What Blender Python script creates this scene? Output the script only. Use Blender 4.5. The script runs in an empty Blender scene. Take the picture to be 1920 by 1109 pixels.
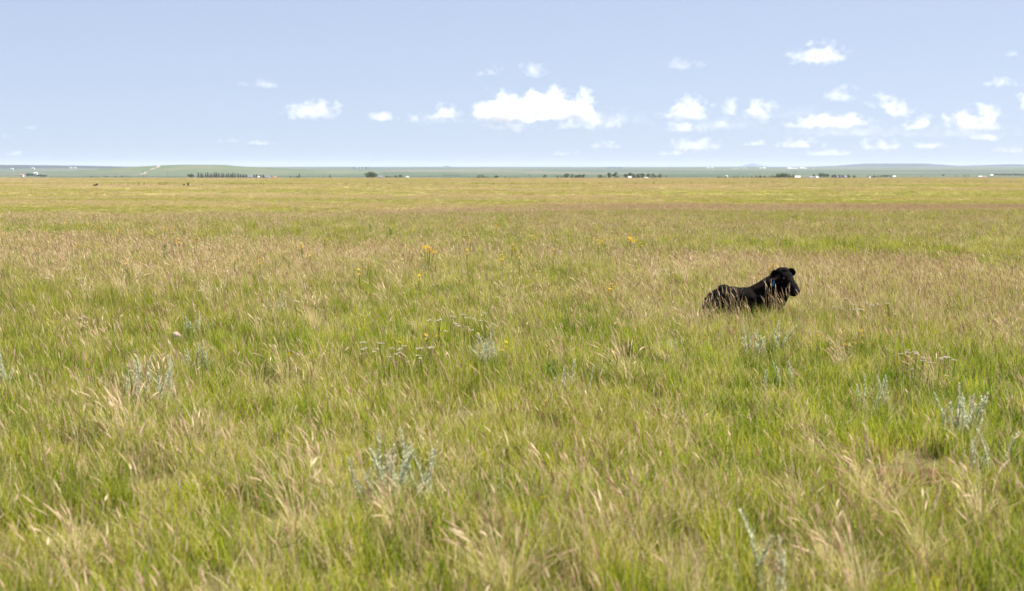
import bpy, bmesh, math, random
import numpy as np
from mathutils import Vector, Matrix

R = math.radians
scene = bpy.context.scene
COL = scene.collection
rng = np.random.default_rng(7)
random.seed(7)

# ------------------------------------------------------------------ camera
CAM_H = 2.3                 # eye height above the near meadow
FPX = 2667.0                # focal length in photo pixels (50 mm on 36 mm)
HORIZ = 314.0               # eye level row in the photo
PITCH = math.atan((554.5 - HORIZ) / FPX)
cam_d = bpy.data.cameras.new('camera')
cam = bpy.data.objects.new('camera', cam_d)
COL.objects.link(cam)
cam.location = (0, 0, CAM_H)
cam.rotation_euler = (math.pi / 2 - PITCH, 0, 0)
cam_d.lens = 50.0
cam_d.sensor_width = 36.0
cam_d.clip_start = 0.1
cam_d.clip_end = 200000
cam_d.dof.use_dof = True
cam_d.dof.focus_distance = 26.0
cam_d.dof.aperture_fstop = 2.4
scene.camera = cam

# ------------------------------------------------------------------ sky, sun, exposure
SUN_EL, SUN_AZ = R(58), R(62)      # azimuth: 0 = ahead of the camera (+Y), positive = right
world = bpy.data.worlds.new('World')
scene.world = world
world.use_nodes = True
wn = world.node_tree.nodes
wl = world.node_tree.links
bg = wn['Background']
sky = wn.new('ShaderNodeTexSky')
sky.sky_type = 'NISHITA'
sky.sun_disc = False
sky.sun_elevation = SUN_EL
sky.sun_rotation = SUN_AZ
sky.altitude = 0
sky.air_density = 0.35
sky.dust_density = 0.7
sky.ozone_density = 4.0
gam = wn.new('ShaderNodeGamma'); gam.inputs[1].default_value = 0.3     # softer contrast of the whole sky
tint = wn.new('ShaderNodeMix'); tint.data_type = 'RGBA'; tint.blend_type = 'MULTIPLY'; tint.inputs[0].default_value = 1.0
tint.inputs[7].default_value = (1.68, 1.80, 2.02, 1)
wl.new(sky.outputs[0], gam.inputs[0]); wl.new(gam.outputs[0], tint.inputs[6]); wl.new(tint.outputs[2], bg.inputs[0])
bg.inputs[1].default_value = 0.1005
sun_d = bpy.data.lights.new('sun', 'SUN')
sun_d.energy = 5.0
sun_d.angle = R(0.5)
sun_d.color = (1.0, 0.955, 0.88)
sun = bpy.data.objects.new('sun', sun_d)
COL.objects.link(sun)
sdir = Vector((math.sin(SUN_AZ) * math.cos(SUN_EL), math.cos(SUN_AZ) * math.cos(SUN_EL), math.sin(SUN_EL)))
sun.rotation_euler = sdir.to_track_quat('Z', 'Y').to_euler()
vs = scene.view_settings
vs.view_transform = 'Standard'
vs.look = 'None'
vs.exposure = 1.42
vs.gamma = 1.0
vs.use_curve_mapping = False
cy = scene.cycles
cy.max_bounces = 6
cy.diffuse_bounces = 2
cy.glossy_bounces = 2
cy.transmission_bounces = 3
cy.transparent_max_bounces = 8
cy.volume_bounces = 6
cy.volume_max_steps = 256
cy.volume_step_rate = 1.0
cy.use_denoising = True
cy.denoiser = 'OPENIMAGEDENOISE'
cy.denoising_input_passes = 'RGB_ALBEDO_NORMAL'
cy.denoising_prefilter = 'ACCURATE'
cy.sample_clamp_indirect = 6.0

# ------------------------------------------------------------------ helpers
def sstep(a, b, x):
    t = np.clip((np.asarray(x, float) - a) / (np.asarray(b, float) - a), 0, 1)
    return t * t * (3 - 2 * t)

def _h(i, j, s):
    n = (i.astype(np.int64) * 374761393 + j.astype(np.int64) * 668265263 + s * 2147483647) & 0xffffffff
    n = ((n ^ (n >> 13)) * 1274126177) & 0xffffffff
    return ((n ^ (n >> 16)) & 0xffff) / 65535.0

def vnoise(x, y, s=1):
    x = np.asarray(x, float); y = np.asarray(y, float)
    i = np.floor(x); j = np.floor(y); u = x - i; v = y - j
    u = u * u * (3 - 2 * u); v = v * v * (3 - 2 * v)
    a = _h(i, j, s); b = _h(i + 1, j, s); c = _h(i, j + 1, s); d = _h(i + 1, j + 1, s)
    return (a * (1 - u) + b * u) * (1 - v) + (c * (1 - u) + d * u) * v

def fbm(x, y, s=1, o=3):
    t = 0; a = 0.5; f = 1; w = 0
    for k in range(o):
        t = t + a * vnoise(x * f, y * f, s + k * 17); w += a; a *= .5; f *= 2.03
    return t / w

LOGD = np.log(np.array([600, 900, 1250, 1600, 2200, 3000, 4500, 6500, 9000, 11000, 14000, 20000, 40000.]))
YPX = np.array([343.0, 334.6, 337.3, 336.6, 333.4, 330.3, 324.6, 319.0, 315.0, 313.4, 313.6, 314.2, 314.6])

def ground_z(x, y):
    """height of the prairie: a low rise under the camera, a flat pasture, a shallow valley, far plains"""
    x = np.asarray(x, float); y = np.asarray(y, float)
    t = sstep(-24, 10, x)
    a = 50 * (1 - t) + 22 * t
    b = 150 * (1 - t) + 300 * t
    z = -4.5 * sstep(a, b, y)
    yc = 28.5 - 0.5 * x
    z = z + 0.20 * np.exp(-((y - yc) / 5.0) ** 2) * sstep(-60, -20, x) * (1 - sstep(20, 60, x))
    near = (fbm(x / 7 + 3, y / 7, 5) - .5) * 0.22 * (1 - sstep(90, 160, y))
    z = z + near
    far = (fbm(x / 160 + 9, y / 55, 11) - .5) * 0.9 * sstep(150, 300, y)
    z = z + far
    yy = np.maximum(y, 600.0)
    zf = CAM_H - (np.interp(np.log(yy), LOGD, YPX) - HORIZ) / FPX * yy
    zf = zf + (fbm(x / 900 + 5, y / 700, 21) - .5) * 6 * sstep(1800, 4000, y) * (1 - 0.0)
    k = sstep(800, 920, y)
    return z * (1 - k) + zf * k

def gz(x, y):
    return float(ground_z(np.array([x]), np.array([y]))[0])

def ray(px, py):
    cx = (px - 960) / FPX; cyy = -(py - 554.5) / FPX
    f = Vector((0, math.cos(PITCH), -math.sin(PITCH))); u = Vector((0, math.sin(PITCH), math.cos(PITCH)))
    return f + Vector((1, 0, 0)) * cx + u * cyy

def on_ground(px, py, h=0.0, dmax=120):
    """place on the meadow whose point h above the soil is seen at a photo position"""
    d = ray(px, py)
    ts = np.linspace(4, dmax, 4000)
    X = d.x * ts; Y = d.y * ts; Z = CAM_H + d.z * ts
    g = ground_z(X, Y) + h
    idx = np.where(Z < g)[0]
    k = idx[0] if len(idx) else len(ts) - 1
    return Vector((X[k], Y[k], g[k] - h))

def at_dist(px, dist):
    """place on the land at a given distance ahead, in the direction of a photo column"""
    x = (px - 960) / FPX * dist
    return Vector((x, dist, gz(x, dist)))

def link(o, parent=None):
    COL.objects.link(o)
    if parent is not None:
        o.parent = parent
    return o

def tag(o, label=None, cat=None, group=None, kind=None):
    if label: o['label'] = label
    if cat: o['category'] = cat
    if group: o['group'] = group
    if kind: o['kind'] = kind
    return o

def empty(name, loc, rz=0):
    o = bpy.data.objects.new(name, None)
    o.empty_display_size = .2
    o.location = loc; o.rotation_euler = (0, 0, rz)
    return link(o)

class MB:
    """collects vertices, faces, material slots and a per-vertex random value"""
    def __init__(s): s.v = []; s.f = []; s.m = []; s.r = []
    def add(s, vs_, fs, mi=0, r=0.5):
        b = len(s.v); s.v += [tuple(p) for p in vs_]; s.r += [r] * len(vs_)
        for f in fs: s.f.append(tuple(b + i for i in f)); s.m.append(mi)
    def box(s, x0, x1, y0, y1, z0, z1, mi=0):
        s.add([(x0, y0, z0), (x1, y0, z0), (x1, y1, z0), (x0, y1, z0), (x0, y0, z1), (x1, y0, z1), (x1, y1, z1), (x0, y1, z1)],
              [(0, 3, 2, 1), (4, 5, 6, 7), (0, 1, 5, 4), (1, 2, 6, 5), (2, 3, 7, 6), (3, 0, 4, 7)], mi)
    def tube(s, pts, rad, n=6, mi=0, r=0.5, cap=True):
        vs_ = []; fs = []
        for k, p in enumerate(pts):
            p = Vector(p)
            d = Vector(pts[min(k + 1, len(pts) - 1)]) - Vector(pts[max(k - 1, 0)])
            d.normalize()
            a = d.orthogonal().normalized() if k == 0 else (a - d * a.dot(d)).normalized()
            b = d.cross(a)
            for j in range(n):
                t = 2 * math.pi * j / n
                vs_.append(p + (a * math.cos(t) + b * math.sin(t)) * rad[k])
        for k in range(len(pts) - 1):
            for j in range(n):
                fs.append((k * n + j, k * n + (j + 1) % n, (k + 1) * n + (j + 1) % n, (k + 1) * n + j))
        if cap:
            fs.append(tuple(range(n))[::-1]); fs.append(tuple((len(pts) - 1) * n + j for j in range(n)))
        s.add(vs_, fs, mi, r)
    def mesh(s, name, mats, smooth=False):
        me = bpy.data.meshes.new(name)
        me.from_pydata(s.v, [], s.f)
        for m in mats: me.materials.append(m)
        me.polygons.foreach_set('material_index', s.m)
        if smooth: me.polygons.foreach_set('use_smooth', [True] * len(s.f))
        at = me.attributes.new('rnd', 'FLOAT', 'POINT')
        at.data.foreach_set('value', s.r)
        me.update()
        return me
    def obj(s, name, mats, parent=None, smooth=False):
        if not isinstance(mats, (list, tuple)): mats = [mats]
        return link(bpy.data.objects.new(name, s.mesh(name, mats, smooth)), parent)

# ------------------------------------------------------------------ materials
def mat(name):
    m = bpy.data.materials.new(name); m.use_nodes = True
    m.node_tree.nodes.clear()
    return m, m.node_tree.nodes, m.node_tree.links

def ramp(N, stops, interp='LINEAR'):
    r = N.new('ShaderNodeValToRGB'); e = r.color_ramp.elements
    r.color_ramp.interpolation = interp
    while len(e) < len(stops): e.new(0.5)
    for el, (p, c) in zip(e, stops):
        el.position = p; el.color = (*c, 1)
    return r

def noise(N, L, vec, scale, detail=3, rough=.55):
    n = N.new('ShaderNodeTexNoise'); n.inputs['Scale'].default_value = scale
    n.inputs['Detail'].default_value = detail; n.inputs['Roughness'].default_value = rough
    if vec is not None: L.new(vec, n.inputs['Vector'])
    return n

def mixc(N, L, a, b, f, mode='MIX'):
    m = N.new('ShaderNodeMix'); m.data_type = 'RGBA'; m.blend_type = mode
    for sock, v in ((m.inputs[6], a), (m.inputs[7], b), (m.inputs[0], f)):
        if isinstance(v, bpy.types.NodeSocket): L.new(v, sock)
        elif isinstance(v, tuple): sock.default_value = (*v, 1)
        else: sock.default_value = v
    return m.outputs[2]

def math_n(N, L, op, a, b=None, clamp=False):
    m = N.new('ShaderNodeMath'); m.operation = op; m.use_clamp = clamp
    for k, v in enumerate((a, b)):
        if v is None: continue
        if isinstance(v, bpy.types.NodeSocket): L.new(v, m.inputs[k])
        else: m.inputs[k].default_value = v
    return m.outputs[0]

def maprange(N, L, v, a, b, c=0.0, d=1.0):
    m = N.new('ShaderNodeMapRange'); m.inputs[1].default_value = a; m.inputs[2].default_value = b
    m.inputs[3].default_value = c; m.inputs[4].default_value = d
    L.new(v, m.inputs[0]); return m.outputs[0]

def leaf_material(name, stops, trans=0.38, rough=0.6, spec=0.06, drift=None):
    """thin leaf: per-blade colour from the mesh, slow drift of colour over the meadow, light through the blade"""
    m, N, L = mat(name)
    at = N.new('ShaderNodeAttribute'); at.attribute_name = 'rnd'
    geo = N.new('ShaderNodeNewGeometry')
    oi = N.new('ShaderNodeObjectInfo')
    f = math_n(N, L, 'MULTIPLY_ADD', at.outputs['Fac'], 0.9)
    N[f.node.name].inputs[2].default_value = 0.0
    f2 = math_n(N, L, 'MULTIPLY', oi.outputs['Random'], 0.1)
    f = math_n(N, L, 'ADD', f, f2)
    r = ramp(N, stops); L.new(f, r.inputs[0])
    col = r.outputs[0]
    if drift:
        mp = N.new('ShaderNodeMapping'); mp.inputs['Scale'].default_value = (1, 0.55, 1)
        L.new(geo.outputs['Position'], mp.inputs[0])
        n = noise(N, L, mp.outputs[0], 0.22, 3)
        g = maprange(N, L, n.outputs[0], 0.38, 0.66)
        col = mixc(N, L, col, mixc(N, L, col, drift, 0.35), g)
    p = N.new('ShaderNodeBsdfPrincipled')
    p.inputs['Roughness'].default_value = rough
    p.inputs['Specular IOR Level'].default_value = spec
    L.new(col, p.inputs['Base Color'])
    t = N.new('ShaderNodeBsdfTranslucent'); L.new(col, t.inputs[0])
    mx = N.new('ShaderNodeMixShader'); mx.inputs[0].default_value = trans
    L.new(p.outputs[0], mx.inputs[1]); L.new(t.outputs[0], mx.inputs[2])
    o = N.new('ShaderNodeOutputMaterial'); L.new(mx.outputs[0], o.inputs[0])
    return m

def plain(name, col, rough=0.8, var=0.25, scale=4.0, spec=0.3, metal=0.0, bump=0.0):
    """solid surface with uneven tone and a little relief"""
    m, N, L = mat(name)
    tc = N.new('ShaderNodeTexCoord')
    n = noise(N, L, tc.outputs['Object'], scale, 4)
    c2 = tuple(min(1, c * (1 + var)) for c in col); c1 = tuple(c * (1 - var) for c in col)
    r = ramp(N, [(0.3, c1), (0.7, c2)]); L.new(n.outputs[0], r.inputs[0])
    p = N.new('ShaderNodeBsdfPrincipled'); L.new(r.outputs[0], p.inputs['Base Color'])
    p.inputs['Roughness'].default_value = rough; p.inputs['Specular IOR Level'].default_value = spec
    p.inputs['Metallic'].default_value = metal
    if bump:
        b = N.new('ShaderNodeBump'); b.inputs['Strength'].default_value = bump; b.inputs['Distance'].default_value = .02
        n2 = noise(N, L, tc.outputs['Object'], scale * 6, 4)
        L.new(n2.outputs[0], b.inputs['Height']); L.new(b.outputs[0], p.inputs['Normal'])
    o = N.new('ShaderNodeOutputMaterial'); L.new(p.outputs[0], o.inputs[0])
    return m

M = {}
M['green'] = leaf_material('grass_green', [(0.0, (.035, .075, .004)), (.28, (.11, .19, .008)), (.58, (.26, .325, .016)), (.82, (.44, .43, .045)), (1.0, (.55, .46, .14))],
                           0.46, drift=(.33, .27, .05))
M['straw'] = leaf_material('grass_straw', [(0.0, (.36, .23, .13)), (.5, (.50, .39, .20)), (1.0, (.64, .54, .33))], 0.35)
M['head'] = leaf_material('grass_seed_head', [(0.0, (.36, .22, .16)), (.3, (.52, .36, .24)), (.65, (.64, .49, .31)), (1.0, (.78, .66, .45))], 0.42,
                          drift=(.55, .39, .27))
M['sage'] = leaf_material('sage_leaf', [(0.0, (.42, .44, .28)), (.5, (.56, .57, .39)), (1.0, (.66, .66, .48))], 0.45, rough=.8)
M['sage_stem'] = leaf_material('sage_stem', [(0.0, (.30, .29, .21)), (1.0, (.42, .41, .31))], 0.0)
M['petal'] = leaf_material('yellow_petal', [(0.0, (.75, .40, .01)), (1.0, (.82, .53, .015))], 0.3)
M['disc'] = leaf_material('flower_centre', [(0.0, (.30, .12, .01)), (1.0, (.42, .2, .02))], 0.0)
M['yarrow'] = leaf_material('yarrow_floret', [(0.0, (.52, .47, .36)), (1.0, (.68, .62, .50))], 0.5)
M['stem'] = leaf_material('flower_stem', [(0.0, (.15, .20, .04)), (1.0, (.24, .28, .08))], 0.4)
M['weed'] = leaf_material('broad_leaf', [(0.0, (.09, .15, .03)), (1.0, (.19, .27, .06))], 0.3)

def ground_material():
    m, N, L = mat('prairie_soil_and_turf')
    geo = N.new('ShaderNodeNewGeometry'); pos = geo.outputs['Position']
    sep = N.new('ShaderNodeSeparateXYZ'); L.new(pos, sep.inputs[0])
    # meadow turf between the blades
    n1 = noise(N, L, pos, 1.3, 5, .6)
    r1 = ramp(N, [(.30, (.075, .06, .03)), (.5, (.11, .095, .035)), (.72, (.15, .13, .05))]); L.new(n1.outputs[0], r1.inputs[0])
    # pasture seen from afar: bands of green and seeding grass
    mp = N.new('ShaderNodeMapping'); mp.inputs['Scale'].default_value = (.012, .028, .0); L.new(pos, mp.inputs[0])
    n2 = noise(N, L, mp.outputs[0], 1.0, 5, .6)
    r2 = ramp(N, [(.34, (.175, .18, .05)), (.47, (.24, .215, .08)), (.56, (.30, .23, .12)), (.68, (.33, .235, .145))]); L.new(n2.outputs[0], r2.inputs[0])
    k1 = maprange(N, L, sep.outputs[1], 120, 260)
    col = mixc(N, L, r1.outputs[0], r2.outputs[0], k1)
    # crop fields and hay land of the valley and the far plains
    mv = N.new('ShaderNodeMapping'); mv.inputs['Scale'].default_value = (.0013, .0021, 0); mv.inputs['Location'].default_value = (3.1, .4, 0)
    L.new(pos, mv.inputs[0])
    vo = N.new('ShaderNodeTexVoronoi'); vo.distance = 'CHEBYCHEV'; vo.inputs['Scale'].default_value = 1.0; vo.inputs['Randomness'].default_value = .8
    L.new(mv.outputs[0], vo.inputs['Vector'])
    sc = N.new('ShaderNodeSeparateColor'); L.new(vo.outputs['Color'], sc.inputs[0])
    r3 = ramp(N, [(0, (.035, .065, .035)), (.22, (.07, .09, .045)), (.42, (.115, .115, .065)), (.60, (.04, .07, .045)), (.78, (.15, .125, .085)), (.9, (.085, .08, .07))], 'CONSTANT')
    L.new(sc.outputs[0], r3.inputs[0])
    mq = N.new('ShaderNodeMapping'); mq.inputs['Scale'].default_value = (.003, .004, 0); L.new(pos, mq.inputs[0])
    n3 = noise(N, L, mq.outputs[0], 1.0, 6, .65)
    r4 = ramp(N, [(.35, (.05, .075, .04)), (.55, (.08, .09, .05)), (.7, (.12, .11, .07))]); L.new(n3.outputs[0], r4.inputs[0])
    c3 = mixc(N, L, r3.outputs[0], r4.outputs[0], .3)
    k2 = maprange(N, L, sep.outputs[1], 930, 1300)
    col = mixc(N, L, col, c3, k2)
    p = N.new('ShaderNodeBsdfPrincipled'); L.new(col, p.inputs['Base Color'])
    p.inputs['Roughness'].default_value = 1.0; p.inputs['Specular IOR Level'].default_value = 0.05
    b = N.new('ShaderNodeBump'); b.inputs['Strength'].default_value = .5; b.inputs['Distance'].default_value = .06
    nb = noise(N, L, pos, 9.0, 3); L.new(nb.outputs[0], b.inputs['Height']); L.new(b.outputs[0], p.inputs['Normal'])
    o = N.new('ShaderNodeOutputMaterial'); L.new(p.outputs[0], o.inputs[0])
    return m
M['ground'] = ground_material()

def hill_material(name, stops, sx, sy):
    m, N, L = mat(name)
    geo = N.new('ShaderNodeNewGeometry')
    mp = N.new('ShaderNodeMapping'); mp.inputs['Scale'].default_value = (sx, sy, .05); L.new(geo.outputs['Position'], mp.inputs[0])
    n = noise(N, L, mp.outputs[0], 1.0, 6, .62)
    r = ramp(N, stops); L.new(n.outputs[0], r.inputs[0])
    p = N.new('ShaderNodeBsdfPrincipled'); L.new(r.outputs[0], p.inputs['Base Color'])
    p.inputs['Roughness'].default_value = 1.0; p.inputs['Specular IOR Level'].default_value = .05
    o = N.new('ShaderNodeOutputMaterial'); L.new(p.outputs[0], o.inputs[0])
    return m
M['hill'] = hill_material('grassy_hill', [(.3, (.06, .085, .045)), (.5, (.085, .105, .055)), (.7, (.125, .12, .07))], .006, .004)
M['butte'] = hill_material('butte_slope', [(.3, (.018, .028, .02)), (.55, (.03, .036, .028)), (.72, (.05, .044, .038))], .002, .002)
M['road'] = plain('pale_dirt_road', (.24, .21, .17), 1.0, .15, .05)
M['rock'] = plain('pink_granite', (.36, .25, .22), .9, .35, 9, bump=.8)
M['dirt'] = plain('red_brown_dirt', (.15, .066, .038), 1.0, .45, 16, bump=1.0)

# ------------------------------------------------------------------ ground sheet
def axis_vals(first, ratio, fine, last):
    v = [0.0]
    while v[-1] < fine: v.append(v[-1] + first)
    st = first
    while v[-1] < last:
        st = max(first, (v[-1]) * (ratio - 1)); v.append(v[-1] + st)
    return np.array(v)

def grid_mesh(name, xs, ys, zf, material):
    X, Y = np.meshgrid(xs, ys)
    Z = zf(X.ravel(), Y.ravel())
    nx, ny = len(xs), len(ys)
    co = np.stack([X.ravel(), Y.ravel(), Z], 1)
    i, j = np.meshgrid(np.arange(nx - 1), np.arange(ny - 1))
    a = (j * nx + i).ravel()
    q = np.stack([a, a + 1, a + nx + 1, a + nx], 1).astype(np.int32)
    me = bpy.data.meshes.new(name)
    me.vertices.add(len(co)); me.vertices.foreach_set('co', co.ravel())
    me.loops.add(q.size); me.loops.foreach_set('vertex_index', q.ravel())
    me.polygons.add(len(q)); me.polygons.foreach_set('loop_start', np.arange(0, q.size, 4, dtype=np.int32))
    me.polygons.foreach_set('use_smooth', np.ones(len(q), bool))
    me.materials.append(material); me.update(); me.validate()
    return link(bpy.data.objects.new(name, me))

xp = axis_vals(0.8, 1.032, 30, 17000)
yp = axis_vals(0.8, 1.02, 40, 33000)
ground = grid_mesh('ground', np.concatenate([-xp[:0:-1], xp]), np.concatenate([[-400, -150, -60, -30, -15, -8, -4, -2], yp]), ground_z, M['ground'])
tag(ground, 'wide grassy prairie running out to the far plains', 'ground', kind='structure')

def ridge(name, px0, px1, dist, depth, profile, label, material, n=120, rough=1.5):
    """land form with a skyline given as (photo column, photo row) pairs, at a true distance and with real depth"""
    pxs = np.array([p[0] for p in profile], float); pys = np.array([p[1] for p in profile], float)
    x0, x1 = (px0 - 960) / FPX * dist, (px1 - 960) / FPX * dist
    xs = np.linspace(x0, x1, n)
    ys = np.linspace(dist - depth, dist + depth, 60)
    def zf(X, Y):
        px = X / dist * FPX + 960
        top = CAM_H - (np.interp(px, pxs, pys) - HORIZ) / FPX * dist
        g = ground_z(X, Y)
        s = np.clip(np.abs(Y - dist) / depth, 0, 1)
        fold = (fbm(X / (depth * .35) + 7, Y / (depth * .25), 31) - .5)
        s2 = np.clip(s + fold * .22 * (s > .02), 0, 1)
        k = 1 - sstep(0.02, 1.0, s2)
        edge = sstep(0, .12, (X - x0) / (x1 - x0)) * (1 - sstep(.88, 1, (X - x0) / (x1 - x0)))
        base = g - 4
        return base + (np.maximum(top, base + .1) - base) * k * edge + (fbm(X / 60, Y / 60, 41) - .5) * rough * k
    o = grid_mesh(name, xs, ys, zf, material)
    tag(o, label, 'hill', kind='structure')
    return o, zf

hill, hill_zf = ridge('hill', 60, 760, 4200, 900,
      [(60, 327), (170, 322), (240, 315.5), (290, 312), (330, 310), (365, 309.2), (418, 309.4), (436, 311.5), (480, 314), (540, 317), (640, 320), (760, 326)],
      'low flat-topped grassy hill on the left skyline', M['hill'], 200, 1.0)
ridge('hill', -180, 300, 9000, 1500, [(-180, 312), (0, 309.5), (60, 310), (150, 311), (220, 312.5), (300, 314)], 'long blue-grey rise along the left edge of the horizon', M['butte'])
ridge('butte', 1420, 2120, 15000, 1900,
      [(1420, 314), (1520, 313), (1585, 311), (1612, 308.2), (1625, 307.2), (1660, 306.9), (1720, 307.1), (1738, 308.7), (1748, 310.6), (1790, 312), (1840, 310.3), (1872, 309.2), (1892, 308.3), (1901, 310.8), (1930, 313), (2120, 315)],
      'long flat-topped blue butte on the right skyline', M['butte'], 260, 4)
ridge('mountain', 1340, 1480, 27000, 900, [(1340, 316), (1385, 313.5), (1396, 309.8), (1409, 306.4), (1424, 309.8), (1436, 313.5), (1480, 316)],
      'faint blue pointed mountain far beyond the town', M['butte'], 60, 8)

# dirt road climbing the hill
def strip(name, pts, width, label, zfun):
    mb = MB(); P = []
    for (x, y) in pts: P.append(Vector((x, y, 0)))
    fine = []
    for a, b in zip(P[:-1], P[1:]):
        for k in range(12): fine.append(a.lerp(b, k / 12))
    fine.append(P[-1])
    rows = []
    for k, p in enumerate(fine):
        d = (fine[min(k + 1, len(fine) - 1)] - fine[max(k - 1, 0)]).normalized()
        nrm = Vector((-d.y, d.x, 0))
        row = []
        for s in (-1, -.5, 0, .5, 1):
            q = p + nrm * s * width / 2
            row.append((q.x, q.y, max(float(zfun(np.array([q.x]), np.array([q.y]))[0]), gz(q.x, q.y)) + .9))
        rows.append(row)
    mb.add([v for r in rows for v in r], [(k * 5 + j, k * 5 + j + 1, k * 5 + j + 6, k * 5 + j + 5) for k in range(len(rows) - 1) for j in range(4)])
    o = mb.obj(name, M['road'], smooth=True)
    tag(o, label, 'road', kind='structure')
def hp(px, d): return ((px - 960) / FPX * d, d)
strip('road', [hp(252, 3330), hp(262, 3420), hp(272, 3560), hp(278, 3640)], 8, 'lower stretch of the pale dirt road climbing the left hill', hill_zf)
strip('road', [hp(284, 3740), hp(292, 3820), hp(299, 3900), hp(301, 3985), hp(296, 4060)], 8, 'upper bend of the pale dirt road near the hilltop', hill_zf)

# ------------------------------------------------------------------ grass
def blade(mb, base, az, lean, bend, length, w, segs, mi, r, droop=0.0):
    """curved tapering ribbon"""
    d = Vector((math.cos(az), math.sin(az), 0)); side = Vector((-d.y, d.x, 0))
    tw = random.uniform(-1, 1); side = (side * math.cos(tw) + d * math.sin(tw)).normalized()
    p = Vector(base); a = lean; vs_ = []; st = length / segs
    for k in range(segs):
        ww = w * (1 - (k / segs) ** 1.6 * .75) * (.7 if k == 0 else 1) / 2
        vs_ += [p - side * ww, p + side * ww]
        p = p + (d * math.sin(a) + Vector((0, 0, 1)) * math.cos(a)) * st
        a += bend / segs + droop * (k / segs) ** 2
    vs_.append(p)
    fs = [(2 * k, 2 * k + 1, 2 * k + 3, 2 * k + 2) for k in range(segs - 1)] + [(2 * segs - 2, 2 * segs - 1, 2 * segs)]
    mb.add(vs_, fs, mi, r)

def stalk(mb, base, az, lean, bend, length, w, hl, hw, r, rs, segs=3):
    """grass stem carrying a narrow seed head"""
    d = Vector((math.cos(az), math.sin(az), 0)); side = Vector((-d.y, d.x, 0))
    p = Vector(base); a = lean; vs_ = []; st = (length - hl) / segs
    for k in range(segs + 1):
        vs_ += [p - side * w / 2, p + side * w / 2]
        if k < segs:
            p = p + (d * math.sin(a) + Vector((0, 0, 1)) * math.cos(a)) * st
            a += bend / segs
    mb.add(vs_, [(2 * k, 2 * k + 1, 2 * k + 3, 2 * k + 2) for k in range(segs)], 1, rs)
    # head: three-sided spindle following the bend
    rows = [(0, .35), (.25, .95), (.6, .8), (1, .08)]; vs_ = []; q = Vector(p); prev = 0
    for (t, rr) in rows:
        dirv = d * math.sin(a) + Vector((0, 0, 1)) * math.cos(a)
        q = q + dirv * hl * (t - prev); prev = t; a += bend * .35 * .33
        u = side; v = dirv.cross(side)
        for j in range(3):
            th = 2 * math.pi * j / 3 + r * 6
            vs_.append(q + (u * math.cos(th) + v * math.sin(th)) * hw / 2 * rr)
    fs = [(k * 3 + j, k * 3 + (j + 1) % 3, k * 3 + 3 + (j + 1) % 3, k * 3 + 3 + j) for k in range(3) for j in range(3)]
    mb.add(vs_, fs, 2, r)

WIND = math.pi            # stems lean towards -X
def turf(name, cell, dens, heads, level, gl, sl, bw, sw, hw, hl, segs, bunches):
    """a square of ragged turf: leafy bunches, seeding bunches, dry leaves between"""
    mb = MB()
    half = cell * .68
    def pt():
        while True:
            x_, y_ = random.uniform(-half, half), random.uniform(-half, half)
            e = max(abs(x_), abs(y_)) / half
            if e < .62 or random.random() < (1 - e) / .38: return x_, y_
    nb = int(cell * cell * bunches)
    B = [(pt(), random.random() < level * .8 + .06, random.uniform(.62, 1.3), random.uniform(.22, .88)) for _ in range(nb)]
    seedB = [b for b in B if b[1]] or B[:1]
    br = .36 / math.sqrt(bunches)
    def spot(b):
        return (b[0][0] + random.gauss(0, br), b[0][1] + random.gauss(0, br), -.015)
    def tone(b): return min(1, max(0, random.gauss(b[3], .17)))
    n = int(dens * cell * cell)
    for _ in range(n):
        b = random.choice(B)
        straw = random.random() < (.34 + .25 * level if b[1] else .10)
        if straw:
            L_ = max(gl * .4, random.gauss(gl * 1.05, gl * .35)) * b[2]
            blade(mb, spot(b), random.uniform(0, 2 * math.pi), random.uniform(.05, .65), random.uniform(.15, 1.2), L_, bw * random.uniform(.6, 1.0), segs, 1, tone(b))
        else:
            L_ = max(gl * .4, random.gauss(gl, gl * .27)) * b[2]
            blade(mb, spot(b), random.uniform(0, 2 * math.pi), random.uniform(.02, .40), random.uniform(.08, .85), L_, bw * random.uniform(.7, 1.2), segs, 0, tone(b))
    for _ in range(int(heads * cell * cell)):
        b = random.choice(seedB) if random.random() < .75 else random.choice(B)
        L_ = max(sl * .5, random.gauss(sl, sl * .2))
        stalk(mb, spot(b), random.gauss(WIND, 1.0), random.uniform(.0, .28), random.uniform(.05, .6), L_, sw, hl * random.uniform(.6, 1.35), hw * random.uniform(.6, 1.3), random.random(), random.random(), max(2, segs - 1))
    me = mb.mesh(name, [M['green'], M['straw'], M['head']])
    return bpy.data.objects.new(name, me)

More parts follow.
